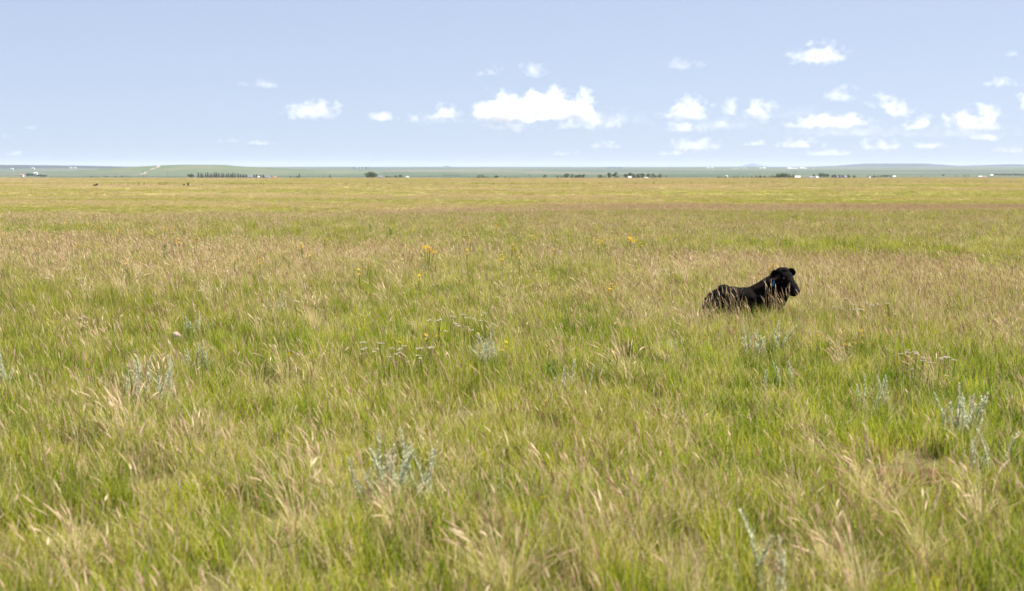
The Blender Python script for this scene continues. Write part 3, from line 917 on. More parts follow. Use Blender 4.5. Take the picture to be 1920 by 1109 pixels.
sage(1846, 900, 6, .9, .22, 'thin sage stalks below the large clump near the right edge')
sage(1466, 1135, 4, .95, .05, 'thick pale sage sprig cut by the bottom edge')
sage(1405, 1110, 3, .95, .06, 'thin sage sprig at the bottom, left of the thick one')
sage(520, 885, 5, .5, .14, 'small low sage in the left foreground')
sage(490, 770, 6, .45, .18, 'low grey sage leaves right of the large left clump')
sage(1238, 530, 7, .8, .16, 'far pale sage clump right of the middle')
sage(1628, 515, 8, .8, .22, 'far pale sage clump beyond the calf on the right')

def make_weed(seed, h, n):
    random.seed(seed); mb = MB(); mb.tube([(0, 0, -.02), (.01, 0, h * .5), (.0, .01, h)], [.006, .005, .003], 5, 1, .4)
    for k in range(n):
        t = .15 + .85 * k / n
        blade(mb, (0, 0, h * t), k * 2.4, random.uniform(.5, 1.0), random.uniform(.1, .6), .13 * (1.1 - .6 * t), .036 * (1.1 - .5 * t), 3, 0, random.random())
    return mb.mesh('leafy_stalk', [M['weed'], M['stem']])
WEED = [make_weed(400 + k, .42, 26) for k in range(3)]
def weed(px, py, n, s_, label):
    root = empty('leafy_weed', on_ground(px, py), random.uniform(0, 6)); tag(root, label, 'plant')
    for k in range(n):
        c = link(bpy.data.objects.new('leafy_stalk', WEED[k % 3]), root)
        c.location = (random.gauss(0, .04), random.gauss(0, .04), 0); c.scale = (s_, s_, s_ * random.uniform(.8, 1.1)); c.rotation_euler = (random.gauss(0, .1), random.gauss(0, .1), random.uniform(0, 6))
weed(310, 497, 3, .95, 'dark leafy weed in the far meadow at the left')
weed(1178, 628, 2, .8, 'bright green leafy weed left of the calf')
weed(1035, 735, 5, .75, 'bushy bright green weed in the middle of the near meadow')
weed(735, 452, 2, 1.0, 'dark weed left of the golden flower clump')
weed(697, 441, 2, 1.0, 'farther dark weed left of the golden flower clump')

# rock and burrow mound
def lump(name, c, r, material, label, cat, seed, sub=3, amp=.25):
    bm = bmesh.new(); bmesh.ops.create_icosphere(bm, subdivisions=sub, radius=1)
    for v in bm.verts:
        n_ = float(fbm(np.array([v.co.x * 1.7 + seed]), np.array([v.co.y * 1.7 + v.co.z * 2.1]), seed)[0]) - .5
        v.co = Vector((v.co.x * r[0], v.co.y * r[1], v.co.z * r[2])) * (1 + amp * 2 * n_)
    me = bpy.data.meshes.new(name); bm.to_mesh(me); bm.free(); me.materials.append(material)
    for p_ in me.polygons: p_.use_smooth = True
    o = link(bpy.data.objects.new(name, me)); o.location = c
    if label: tag(o, label, cat)
    return o
rp = on_ground(331, 652)
lump('rock', rp + Vector((0, 0, .12)), (.075, .07, .07), M['rock'], 'pinkish rock poking out of the grass at the left', 'rock', 5)
bp = on_ground(1690, 905)
lump('dirt_mound', bp + Vector((-.05, .0, -.01)), (.20, .22, .12), M['dirt'], 'red-brown dirt mound of a burrow in the right foreground', 'dirt mound', 9, 4, .35)
bp2 = on_ground(1738, 908)
lump('dirt_mound', bp2 + Vector((.04, .03, -.01)), (.13, .15, .11), M['dirt'], 'smaller heap of red dirt just right of the burrow mound', 'dirt mound', 13, 4, .35)

# ------------------------------------------------------------------ pasture fence
M['post'] = plain('weathered_post', (.10, .085, .07), .9, .3, 12)
M['steel'] = plain('dull_steel_post', (.10, .11, .10), .6, .2, 10)
M['wire'] = plain('fence_wire', (.20, .20, .20), .5, .1, 10, metal=.6)
fence = empty('pasture_fence', at_dist(262, 530))
tag(fence, 'wire fence with thin posts across the far pasture', 'fence')
def post_mesh(w, h, mt, n=7):
    mb = MB(); mb.tube([(0, 0, -.4), (0, 0, h * .5), (.01, 0, h)], [w / 2, w / 2, w / 2 * .93], n); return mb.mesh('post', [mt])
PW, PS_, PT = post_mesh(.24, 1.45, M['post']), post_mesh(.12, 1.15, M['steel']), post_mesh(.20, 1.2, M['post'])
def fdist(px): return 530 + (px - 262) * .045
fp0 = fence.location.copy()
def fpost(px, me):
    p = at_dist(px, fdist(px)); o = link(bpy.data.objects.new('post', me), fence); o.location = p - fp0; return p
for px in (262, 272, 301, 312.5, 315.5): fpost(px, PW)
for px in (195, 211, 227, 242, 252, 285): fpost(px, PS_)
for k in range(44): fpost(318.5 + k * 3.68 + random.uniform(-.3, .3), PS_)
px_list = [490, 496, 520, 546, 577, 612, 651, 690, 730, 772, 817, 850, 887, 925, 960, 995, 1030, 1064, 1094, 1124, 1157, 1191, 1225, 1260, 1295, 1330, 1366, 1409, 1449, 1487, 1525, 1564, 1603, 1643, 1681, 1721, 1764, 1808, 1846, 1890, 1930, 1975]
for px in px_list: fpost(px, PT)
rl = MB()
for za in (.55, 1.15):
    a = at_dist(301, fdist(301)) - fp0; b = at_dist(312.5, fdist(312.5)) - fp0
    rl.tube([a + Vector((0, 0, za)), b + Vector((0, 0, za))], [.07, .07], 6)
rl.obj('brace_rail', M['post'], fence)
for hz in (.45, .75, 1.05):
    mb = MB(); pts = [at_dist(px, fdist(px)) - fp0 + Vector((0, -.08, hz)) for px in (195, 242, 262, 272, 301, 318, 400, 480, *px_list[2:])]
    mb.tube(pts, [.006] * len(pts), 4); mb.obj('wire', M['wire'], fence)
# two gate-like openings keep their poles; far utility poles
for k, (px, d_) in enumerate(((271, 1500), (317, 1700), (1488, 1650))):
    p = at_dist(px, d_); root = empty('utility_pole', p)
    tag(root, ['thin utility pole in front of the dirt road', 'thin utility pole left of the dark round tree', 'thin utility pole behind the white barn'][k], 'utility pole', 'utility poles in the valley')
    mb = MB(); mb.tube([(0, 0, -1), (0, 0, 9.5)], [.17, .12], 7); mb.obj('pole', M['post'], root)
    mb = MB(); mb.box(-1.1, 1.1, -.06, .06, 8.8, 8.95); mb.obj('crossarm', M['post'], root)

# ------------------------------------------------------------------ trees of the valley
M['crown'] = [leaf_material('cottonwood_leaves', [(0, (.06, .085, .035)), (.6, (.11, .14, .055)), (1, (.18, .21, .085))], .25),
              leaf_material('willow_leaves', [(0, (.11, .14, .06)), (.6, (.17, .20, .085)), (1, (.24, .27, .12))], .25),
              leaf_material('dark_leaves', [(0, (.035, .05, .028)), (.6, (.055, .08, .042)), (1, (.10, .13, .06))], .2)]
M['needles'] = leaf_material('pine_needles', [(0, (.028, .042, .026)), (.6, (.05, .07, .042)), (1, (.085, .11, .06))], .1)
M['bark'] = plain('bark', (.09, .07, .055), .95, .3, 3)
def make_tree(seed, mt, width, lobes):
    """unit-height broadleaf tree: tapered trunk with limbs, crown of leaf clumps in uneven lobes"""
    random.seed(seed); tr = MB(); cr = MB()
    tr.tube([(0, 0, -.03), (.01, 0, .18), (.0, .01, .42), (.02, 0, .68)], [.040, .030, .022, .008], 7)
    for k in range(lobes):
        a = k * 2.4 + random.uniform(-.5, .5); q = width * random.uniform(.12, .34); z = random.uniform(.30, .80)
        if k == 0: q, z = .02, .80
        c = Vector((q * math.cos(a), q * math.sin(a), z))
        tr.tube([(0, 0, .2 + z * .25), c * .6 + Vector((0, 0, z * .25)), c], [.018, .012, .004], 5)
        r = Vector((width * random.uniform(.15, .25), width * random.uniform(.15, .25), random.uniform(.13, .21)))
        for j in range(75):
            u = Vector((random.gauss(0, 1), random.gauss(0, 1), random.gauss(0, 1))).normalized() * random.uniform(.45, 1.05)
            p = c + Vector((u.x * r.x, u.y * r.y, u.z * r.z))
            if p.z < .10: continue
            n = Vector((random.gauss(0, 1), random.gauss(0, 1), random.gauss(.5, 1))).normalized()
            t = n.orthogonal().normalized(); b = n.cross(t); s_ = random.uniform(.03, .055)
            cr.add([p + t * s_, p + b * s_ * .8, p - t * s_, p - b * s_ * .8], [(0, 1, 2, 3)], 0, random.random())
    return tr.mesh('trunk', [M['bark']]), cr.mesh('crown', [mt])
def make_pine(seed):
    random.seed(seed); tr = MB(); cr = MB()
    tr.tube([(0, 0, -.03), (0, 0, .5), (0, 0, .97)], [.028, .018, .004], 6)
    for k in range(520):
        z = .07 + .91 * random.random() ** .9
        rr = .27 * (1 - z) ** .5 * random.uniform(.45, 1.1) + .012
        a = random.uniform(0, 6.28); p = Vector((rr * math.cos(a), rr * math.sin(a), z - rr * .25))
        d = Vector((math.cos(a), math.sin(a), -.35)); s = Vector((-math.sin(a), math.cos(a), 0)); s_ = random.uniform(.045, .08)
        cr.add([p - d * s_, p + s * s_ * .7, p + d * s_, p - s * s_ * .7], [(0, 1, 2, 3)], 0, random.random())
    return tr.mesh('trunk', [M['bark']]), cr.mesh('crown', [M['needles']])
TREE = {'c': [make_tree(500 + k, M['crown'][0], 1.15, 9) for k in range(4)], 'w': [make_tree(520 + k, M['crown'][1], 1.15, 9) for k in range(4)],
        'd': [make_tree(540 + k, M['crown'][2], 1.2, 8) for k in range(3)], 'p': [make_pine(560 + k) for k in range(4)]}
random.seed(21)
def tree(px, top, wpx, kind, dist, label, group=None, name='tree'):
    p = at_dist(px, dist); p.z -= .2
    top_z = CAM_H - (top - HORIZ) / FPX * dist
    h = max(top_z - p.z, 1.5) * 1.08; w = wpx / FPX * dist * 1.0
    root = empty({'p': 'pine_tree', 'c': 'cottonwood_tree', 'w': 'willow_tree', 'd': 'broadleaf_tree'}[kind], p, random.uniform(0, 6.28))
    root.scale = (w / (.5 if kind == 'p' else 1.0), w / (.5 if kind == 'p' else 1.0), h)
    tag(root, label, 'tree', group)
    tr, cr = random.choice(TREE[kind])
    link(bpy.data.objects.new('trunk', tr), root); link(bpy.data.objects.new('crown', cr), root)
tree(360, 326, 12.5, 'd', 1500, 'round dark tree at the left end of the pine row')
for k in range(17):
    tree(374 + k * 4.3 + random.uniform(-.7, .7), 324.6 + random.uniform(-.9, 1.8), random.uniform(3.6, 4.8), 'p', 1750, 'dark pine in the long shelterbelt row at left', 'pines of the long shelterbelt row')
for px, tp in ((448, 325.5), (453, 327), (458, 326.5), (463, 327.5)): tree(px, tp, 5, 'p', 1750, 'pine in the short gap-spaced end of the shelterbelt', 'pines at the end of the shelterbelt row')
for px, tp, k in ((478, 328, 'p'), (483, 327, 'p'), (490, 328, 'p'), (495.5, 327.5, 'p'), (546, 330.5, 'p'), (552, 332, 'p'), (558, 330.5, 'p')):
    tree(px, tp, 4.5, k, 1800, 'small conifer beside the farmyard right of the pine row', 'conifers by the left farmyard')
tree(562.5, 326.6, 4.6, 'p', 1700, 'tall single conifer right of the left farmyard')
tree(620, 328, 7, 'w', 1700, 'small pale tree alone left of the big cottonwood')
tree(608, 332, 9, 'w', 1750, 'low pale bush left of the small lone tree')
tree(695, 322.5, 27, 'c', 1300, 'big spreading cottonwood standing alone left of the middle')
tree(703, 325, 15, 'c', 1310, 'darker cottonwood grown into the right side of the big one')
for px, tp, w, k in ((726, 329.5, 6, 'c'), (732, 330.5, 6, 'c'), (737, 331, 6, 'w'), (743, 329, 8, 'c'), (752, 328, 9, 'c')):
    tree(px, tp, w, k, 1900, 'bluish tree in the small grove right of the big cottonwood', 'grove right of the big cottonwood')
for k in range(8): tree(833 + k * 4 + random.uniform(-1, 1), 329.4 + random.uniform(-.6, 1.2), 6, 'c', 2900, 'hazy tree in the distant blue grove near the middle', 'distant blue grove near the middle')
for px, tp, w, k in ((806, 331, 6, 'c'), (879, 331.5, 5, 'c'), (992, 328.3, 5, 'd'), (1766, 327.5, 7, 'd'), (1725, 331.5, 4, 'd'), (1790, 329.5, 5, 'c'), (1806, 328.8, 6, 'c'), (1813, 329.2, 5, 'c')):
    tree(px, tp, w, k, 2700, 'small lone tree far out on the valley floor', 'lone trees far out in the valley')
for px, tp, w, k in ((897, 328.6, 9, 'w'), (905, 327.8, 12, 'w'), (914, 331, 9, 'w'), (931, 329, 12, 'c'), (948, 330, 5, 'w'), (956, 331.3, 7, 'w'), (968, 332, 10, 'w')):
    tree(px, tp, w, k, 1600, 'pale willow in the loose row right of the middle', 'loose row of willows near the middle')
tree(1021, 327.5, 8, 'w', 1600, 'pale lone tree between the willow row and the cottonwoods')
for px, tp, w, k in ((1045, 329, 8, 'w'), (1052, 329, 6, 'w'), (1062, 325, 13, 'c'), (1072, 326.5, 8, 'w'), (1080, 328, 8, 'c'), (1086, 327, 8, 'c'), (1093, 327, 8, 'c'), (1100, 333, 6, 'w')):
    tree(px, tp, w, k, 1550, 'cottonwood in the first dense row right of the middle', 'first dense cottonwood row')
tree(1125, 328, 11, 'c', 1550, 'rounded single cottonwood between two tree rows')
tree(1116, 333.2, 6, 'w', 1550, 'low bush left of the rounded single cottonwood')
for px, tp, w, k in ((1134, 330, 5, 'w'), (1142, 324, 11, 'c'), (1153, 323.2, 13, 'w')):
    tree(px, tp, w, k, 1550, 'tall cottonwood left of the white farm roofs', 'tall cottonwoods left of the white roofs')
for px, tp, w, k in ((1173, 326.5, 9, 'c'), (1180, 324.5, 11, 'c'), (1188, 326, 8, 'w'), (1195, 325.5, 9, 'w'), (1203, 325.4, 12, 'c'), (1215, 325.6, 10, 'c'), (1224, 325, 9, 'w'), (1229, 329, 3.5, 'p'), (1236, 325.8, 10, 'w'), (1248, 329, 2.6, 'p')):
    tree(px, tp, w, k, 1600, 'tree sheltering the white farm roofs', 'trees sheltering the white farm roofs')
for px, tp, w, k in ((1346, 330.5, 8, 'w'), (1352, 331.3, 6, 'w'), (1360, 330, 6, 'w'), (1367, 332, 6, 'w'), (1375, 330.5, 7, 'w'), (1382, 331, 7, 'w'), (1392, 331, 6, 'w'), (1400, 331, 4, 'w'), (1408, 330.3, 6, 'w')):
    tree(px, tp, w, k, 1500, 'low willow in the broken row left of the dense grove', 'broken willow row right of the middle')
for px, tp, w, k in ((1417, 329.5, 8, 'w'), (1424, 329, 8, 'c'), (1432, 329.8, 8, 'c'), (1441, 330, 8, 'w'), (1448, 329, 9, 'w'), (1457, 325.5, 13, 'c'), (1464, 324.5, 13, 'c'), (1471, 325, 12, 'c'), (1478, 326, 10, 'w'), (1485, 327, 8, 'w')):
    tree(px, tp, w, k, 1450, 'tree in the dense grove left of the white barn', 'dense grove left of the white barn')
for px, tp, w, k in ((1524, 327, 6, 'c'), (1536, 324.8, 10, 'c'), (1542, 325, 9, 'c'), (1549, 326, 9, 'c'), (1559, 328.4, 6, 'd'), (1564, 327.5, 6, 'd'), (1572, 328.3, 6, 'd'), (1578, 328.5, 7, 'd'), (1589, 328, 8, 'd'), (1599, 329, 7, 'd')):
    tree(px, tp, w, k, 1900, 'bluish tree around the dark-roofed farm by the white barn', 'trees around the dark-roofed farm')
for px, tp, w in ((1626, 329.5, 6), (1632, 331, 5), (1637, 329.3, 7), (1644, 329.5, 8), (1651, 328.6, 6), (1657, 328.4, 6), (1662, 328.2, 6), (1668, 329, 6)):
    tree(px, tp, w, 'd', 2100, 'dark tree in the farm row toward the right', 'dark farm row toward the right')
for k in range(13): tree(1863 + k * 5 + random.uniform(-.6, .6), 326.2 + random.uniform(-.5, .8), 5.5, 'd', 2900, 'dark tree in the straight row at the right edge', 'straight tree row at the right edge')
for k in range(10): tree(55 + k * 3.6 + random.uniform(-.8, .8), 325.2 + k * .35 + random.uniform(-.5, .5), 6.5, 'd', 2500, 'blue-green tree in the farm grove at left edge', 'farm grove at the left edge')
for px, tp, w in ((174, 330.5, 6), (185, 331.5, 3), (199, 330, 6), (204, 330.8, 6), (219, 330, 5), (231, 329.8, 6), (236, 330.8, 5), (242, 331.4, 3), (100, 331.5, 3)):
    tree(px, tp, w, 'd', 2400, 'small bluish tree in the row below the left hill', 'thin tree row at the foot of the left hill')
for px, tp in ((664, 314), (669, 313.7), (675, 313.6), (681, 313.8), (687, 313.6), (691, 314.2)): tree(px, tp, 4.5, 'd', 7600, 'tiny tree at the ranch on the distant ridge', 'trees at the ranch on the distant ridge')
for px, tp in ((834, 311.8), (838, 311.2), (842, 311.9)): tree(px, tp, 4, 'd', 10500, 'tiny tree group on the middle of the horizon', 'trees on the middle of the horizon')
for k in range(9): tree(1139 + k * 3.3, 314.2 + random.uniform(-.3, .3), 4.5, 'd', 8000, 'tiny blue tree at the far homestead right of middle', 'trees at the far homestead')
for k in range(12): tree(1366 + k * 7.2 + random.uniform(-2, 2), 315.0 + random.uniform(-.3, .3), 4.5, 'd', 8600, 'tiny tree among the white far town buildings', 'trees in the far town')
# low shelter hedge along the pasture edge
hg = empty('hedge', at_dist(828, 1120)); tag(hg, 'low dark hedge running along the far pasture edge near the middle', 'hedge')
h0 = hg.location.copy(); mb = MB(); st = MB()
for k in range(1500):
    px = 768 + 122 * random.random(); p = at_dist(px, 1120) - h0
    zt = (CAM_H - (334.0 - HORIZ) / FPX * 1120) - (h0.z + p.z)
    q = p + Vector((random.gauss(0, .4), random.gauss(0, 1.2), random.uniform(0, 1) ** .6 * max(zt, .5)))
    n = Vector((random.gauss(0, 1), random.gauss(0, 1), random.gauss(.4, 1))).normalized(); t = n.orthogonal().normalized(); b = n.cross(t); s_ = random.uniform(.18, .4)
    mb.add([q + t * s_, q + b * s_, q - t * s_, q - b * s_], [(0, 1, 2, 3)], 0, random.random())
for k in range(40):
    p = at_dist(768 + 3 * k, 1120) - h0; st.tube([p, p + Vector((0, 0, .8))], [.06, .03], 4)
mb.obj('foliage', M['crown'][2], hg); st.obj('stems', M['bark'], hg)

# ------------------------------------------------------------------ farm buildings
M['white_wall'] = plain('white_siding', (.74, .73, .71), .7, .06, .3)
M['metal_roof'] = plain('pale_metal_roof', (.66, .67, .69), .45, .06, .3)
M['red_wall'] = plain('red_barn_boards', (.34, .09, .07), .8, .12, .4)
M['red_roof'] = plain('rusty_roof', (.36, .17, .11), .8, .12, .4)
M['blue_roof'] = plain('slate_blue_roof', (.16, .16, .24), .7, .12, .4)
M['pane'] = plain('window_glass', (.05, .06, .08), .1, .1, 2, spec=.6)
M['door'] = plain('barn_door', (.30, .28, .26), .8, .1, 1)
def building(name, px, dist, wpx, hpx, wall, roof, label, cat, base=None, rz=0.0, depth=.8, group=None):
    """gabled farm building: walls, pitched roof with eaves, door and windows"""
    p = at_dist(px, dist)
    if base is not None: p.z = CAM_H - (base - HORIZ) / FPX * dist
    w = wpx / FPX * dist; h = hpx / FPX * dist; d = max(5, w * depth); e = h * .58
    root = empty(name, p, rz); tag(root, label, cat, group)
    mb = MB(); x = w / 2; y = d / 2
    mb.add([(-x, -y, -3), (x, -y, -3), (x, y, -3), (-x, y, -3), (-x, -y, e), (x, -y, e), (x, y, e), (-x, y, e), (-x, 0, h * .97), (x, 0, h * .97)],
           [(0, 1, 5, 4), (2, 3, 7, 6), (1, 2, 6, 9, 5), (3, 0, 4, 8, 7), (0, 3, 2, 1)])
    mb.obj('wall', M[wall], root)
    rb = MB(); o_ = .04 * w; t = .12 * h
    s_ = (h - e) / y
    ey = y + o_; ez = e - o_ * s_
    rb.add([(-x - o_, -ey, ez), (x + o_, -ey, ez), (x + o_, 0, h), (-x - o_, 0, h), (x + o_, ey, ez), (-x - o_, ey, ez),
            (-x - o_, -ey, ez + t), (x + o_, -ey, ez + t), (x + o_, 0, h + t), (-x - o_, 0, h + t), (x + o_, ey, ez + t), (-x - o_, ey, ez + t)],
           [(0, 3, 2, 1), (3, 5, 4, 2), (6, 7, 8, 9), (9, 8, 10, 11), (0, 1, 7, 6), (4, 5, 11, 10), (1, 2, 8, 7), (2, 4, 10, 8), (3, 0, 6, 9), (5, 3, 9, 11)])
    rb.obj('roof', M[roof], root)
    db = MB(); db.box(-w * .10, w * .10, -y - .12, -y - .003, 0, e * .72); db.obj('door', M['door'], root)
    for sx in (-.32, .32):
        wb = MB(); wb.box(w * sx - w * .06, w * sx + w * .06, -y - .10, -y - .003, e * .38, e * .72); wb.obj('window', M['pane'], root)
def silo(px, dist, wpx, hpx, base, label, group=None):
    p = at_dist(px, dist); p.z = CAM_H - (base - HORIZ) / FPX * dist
    w = wpx / FPX * dist / 2; h = hpx / FPX * dist
    root = empty('grain_silo', p); tag(root, label, 'silo', group)
    mb = MB(); mb.tube([(0, 0, -3), (0, 0, h * .82)], [w, w], 14); mb.obj('bin', M['metal_roof'], root, smooth=False)
    mb = MB(); mb.tube([(0, 0, h * .82 + .01), (0, 0, h)], [w * 1.04, w * .12], 14); mb.obj('roof', M['white_wall'], root)
building('barn', 44, 2600, 7, 2.6, 'white_wall', 'red_roof', 'white barn with a reddish roof at the left edge', 'barn', 330)
building('shed', 70, 2500, 6.5, 2.6, 'white_wall', 'metal_roof', 'white shed above the left farm grove', 'shed', 326.5)
building('house', 66, 6000, 4, 1.8, 'white_wall', 'metal_roof', 'tiny white house high on the plain at the left', 'house', 317)
building('house', 26, 6200, 5, 1.4, 'white_wall', 'metal_roof', 'faint white house at the far left of the plain', 'house', 317.4)
building('house', 136, 7600, 4, 1.2, 'white_wall', 'metal_roof', 'left of two white specks of houses below the left skyline', 'house', 315.2)
building('house', 144, 7600, 4, 1.3, 'white_wall', 'metal_roof', 'right of two white specks of houses below the left skyline', 'house', 315.3)
building('farmhouse', 472, 1850, 9, 4.6, 'white_wall', 'blue_roof', 'pale farmhouse at the right end of the pine row', 'house', 334.8)
building('shed', 487, 1860, 5, 3.6, 'white_wall', 'metal_roof', 'small pale shed among the left farmyard conifers', 'shed', 334.8)
building('farmhouse', 503, 1850, 8, 4.4, 'white_wall', 'blue_roof', 'pale house right of the farmyard conifers', 'house', 334.8)
building('barn', 517.5, 1700, 5.5, 4, 'red_wall', 'red_roof', 'small red-roofed barn right of the left farmhouses', 'barn', 335.4)
building('house', 714, 1900, 7, 4.4, 'white_wall', 'blue_roof', 'white house half hidden behind the big cottonwood', 'house', 334.6)
building('house', 765, 2000, 4.5, 2.8, 'white_wall', 'metal_roof', 'small white house right of the cottonwood grove', 'house', 334)
building('shed', 794, 1050, 4.5, 2.4, 'white_wall', 'metal_roof', 'white shed at the hedge near the middle', 'shed', 336.4)
building('house', 1180, 1500, 5.5, 4.6, 'white_wall', 'metal_roof', 'white-roofed house among the sheltering trees', 'house', 336.2)
building('shed', 1211, 1500, 7, 3.0, 'white_wall', 'metal_roof', 'low white-roofed shed among the sheltering trees', 'shed', 336.2)
building('shed', 1163, 1480, 10, 1.6, 'white_wall', 'red_roof', 'long low pale shed left of the white roofs', 'shed', 336.2)
building('trailer', 1283, 1300, 8, 2.2, 'white_wall', 'metal_roof', 'low white trailer standing alone at the pasture edge', 'trailer', 336.6)
building('house', 1361, 1700, 3.2, 5.4, 'white_wall', 'metal_roof', 'narrow white house in the broken willow row', 'house', 335.4)
building('barn', 1494, 1500, 9.5, 5.4, 'white_wall', 'metal_roof', 'white barn right of the dense grove', 'barn', 336.2, R(-12))
building('barn', 1520, 1650, 9, 4.2, 'white_wall', 'blue_roof', 'white barn with a dark roof right of the white barn', 'barn', 335.6)
building('shed', 1530, 1600, 4, 4.0, 'white_wall', 'metal_roof', 'small white shed beside the dark-roofed barn', 'shed', 335.8)
building('barn', 1575, 2000, 17, 4.2, 'blue_roof', 'blue_roof', 'long dark purple-roofed barn behind the bluish trees', 'barn', 335.0)
building('house', 1628, 1900, 3, 2.6, 'white_wall', 'metal_roof', 'tiny white house at the start of the dark farm row', 'house', 334.6)
building('house', 1674, 2100, 5, 3.6, 'white_wall', 'metal_roof', 'white house at the end of the dark farm row', 'house', 334)
building('shed', 1835, 2500, 7, 2.4, 'white_wall', 'metal_roof', 'pale grey shed left of the red barn at the right', 'shed', 333)
building('barn', 1843, 2490, 5, 2.6, 'red_wall', 'red_roof', 'red barn near the right edge', 'barn', 333.2)
building('shed', 1856, 2800, 5, 3.0, 'white_wall', 'metal_roof', 'white shed at the start of the right-hand tree row', 'shed', 331)
for px, w, h, b in ((1318, 6, 1.6, 317.6), (1326, 4, 1.6, 316.2), (1334, 4, 1.6, 316.3)):
    building('town_house', px, 8200, w, h, 'white_wall', 'metal_roof', 'tiny white house left of the far town', 'house', b, group='houses left of the far town')
for px, w, h, b in ((1374, 5, 1.6, 317.3), (1380, 5, 1.5, 317.2), (1396, 6, 1.8, 317.6), (1411, 7, 1.3, 317.6), (1431, 5, 2.6, 317.4), (1436, 5, 1.4, 317.8), (1424, 3, 2, 317)):
    building('town_house', px, 8400, w, h, 'white_wall', 'metal_roof', 'small white building in the far town', 'building', b, group='white buildings of the far town')
for px, w, h in ((1388, 1.8, 4.2), (1395.5, 1.8, 4.0), (1418.5, 2.4, 5.0)):
    silo(px, 8300, w, h, 317.2, 'tall pale silo rising above the far town', 'silos of the far town')
for px, w, h, b in ((1478, 8, 2.4, 317.6), (1488, 10, 1.8, 317.4), (1501, 8, 2.4, 317.3), (1508, 4, 1.6, 317.3), (1522, 3, 1.2, 317.3)):
    building('warehouse', px, 8400, w, h, 'white_wall', 'metal_roof', 'long white warehouse right of the far town', 'warehouse', b, group='warehouses right of the far town')
for px in (670, 676.5, 683): silo(px, 7400, 1.6, 3.2, 316.4, 'slim silo at the ranch on the distant ridge', 'silos at the ranch on the distant ridge')
for px in (1150, 1158): building('house', px, 7900, 5, 1.4, 'white_wall', 'metal_roof', 'tiny white house at the far homestead right of middle', 'house', 318, group='houses of the far homestead')

# ------------------------------------------------------------------ haze over the land
def haze_material():
    m, N, L = mat('thin_summer_haze')
    v = N.new('ShaderNodeVolumePrincipled'); v.inputs['Color'].default_value = (.62, .70, .90, 1)
    v.inputs['Density'].default_value = HAZE
    o = N.new('ShaderNodeOutputMaterial'); L.new(v.outputs[0], o.inputs['Volume'])
    m.cycles.homogeneous_volume = True
    return m
HAZE = 4.3e-5
mb = MB(); mb.box(-18500, 18500, -450, 33500, -75, 88)
hz = mb.obj('haze', haze_material()); tag(hz, 'thin bluish summer haze over the far plains', 'haze', kind='stuff')

# ------------------------------------------------------------------ clouds
def cloud_material(name, dens, bite, fscale, soft):
    """water-droplet cloud: billowing density inside a flat-based dome"""
    m, N, L = mat(name)
    tc = N.new('ShaderNodeTexCoord'); geo = N.new('ShaderNodeNewGeometry')
    sp = N.new('ShaderNodeSeparateXYZ'); L.new(tc.outputs['Object'], sp.inputs[0])
    up = math_n(N, L, 'MAXIMUM', sp.outputs[2], 0.0)
    dn = math_n(N, L, 'MULTIPLY', math_n(N, L, 'MINIMUM', sp.outputs[2], 0.0), 2.4)
    zz = math_n(N, L, 'ADD', up, dn)
    cb = N.new('ShaderNodeCombineXYZ'); L.new(sp.outputs[0], cb.inputs[0]); L.new(sp.outputs[1], cb.inputs[1]); L.new(zz, cb.inputs[2])
    ln = N.new('ShaderNodeVectorMath'); ln.operation = 'LENGTH'; L.new(cb.outputs[0], ln.inputs[0])
    mp = N.new('ShaderNodeMapping'); mp.inputs['Scale'].default_value = (fscale * .75, fscale * .75, fscale); L.new(geo.outputs['Position'], mp.inputs[0])
    n = noise(N, L, mp.outputs[0], 1.0, 6, .56)
    b = math_n(N, L, 'MULTIPLY', math_n(N, L, 'SUBTRACT', n.outputs[0], .5), bite)
    s = math_n(N, L, 'ADD', math_n(N, L, 'SUBTRACT', .62, ln.outputs['Value']), b)
    d = maprange(N, L, s, 0.0, soft, 0.0, dens)
    v = N.new('ShaderNodeVolumePrincipled'); v.inputs['Color'].default_value = (1, 1, 1, 1); v.inputs['Anisotropy'].default_value = 0.35
    L.new(d, v.inputs['Density'])
    o = N.new('ShaderNodeOutputMaterial'); L.new(v.outputs[0], o.inputs['Volume'])
    m.cycles.volume_step_rate = .35
    return m
CL = {'big': cloud_material('cumulus', .0040, 2.2, 1 / 560, .4), 'mid': cloud_material('small_cumulus', .0027, 3.0, 1 / 340, .8),
      'thin': cloud_material('cloud_shreds', .0014, 3.6, 1 / 280, .8), 'wisp': cloud_material('cloud_wisps', .00016, 4.2, 1 / 300, .8), 'veil': cloud_material('cloud_veil', .0007, 3.6, 1 / 280, .8)}
_bm = bmesh.new(); bmesh.ops.create_icosphere(_bm, subdivisions=3, radius=1.0)
for v in _bm.verts: v.co.z = v.co.z if v.co.z > 0 else v.co.z * .5
DOMES = {}
for kk, mm in CL.items():
    me = bpy.data.meshes.new('cloud_' + kk); _bm.to_mesh(me); me.materials.append(mm); DOMES[kk] = me
CD = 42000.0
def puff(px, py_base, wpx, hpx, kind, parent=None, name='cloud', dist=CD):
    """dome whose flat base is seen at py_base; returns the object"""
    d = ray(px, py_base); t = dist / d.y
    o = bpy.data.objects.new(name, DOMES[kind])
    k = dist / FPX
    o.scale = (wpx / 2 * k * 1.25, max(wpx * .42, hpx * .8) * k, hpx * k * 1.3)
    loc = Vector((d.x * t, dist, CAM_H + d.z * t + hpx * k * .12))
    link(o)
    if parent is not None: o.parent = parent; o.location = loc - parent.location
    else: o.location = loc
    return o
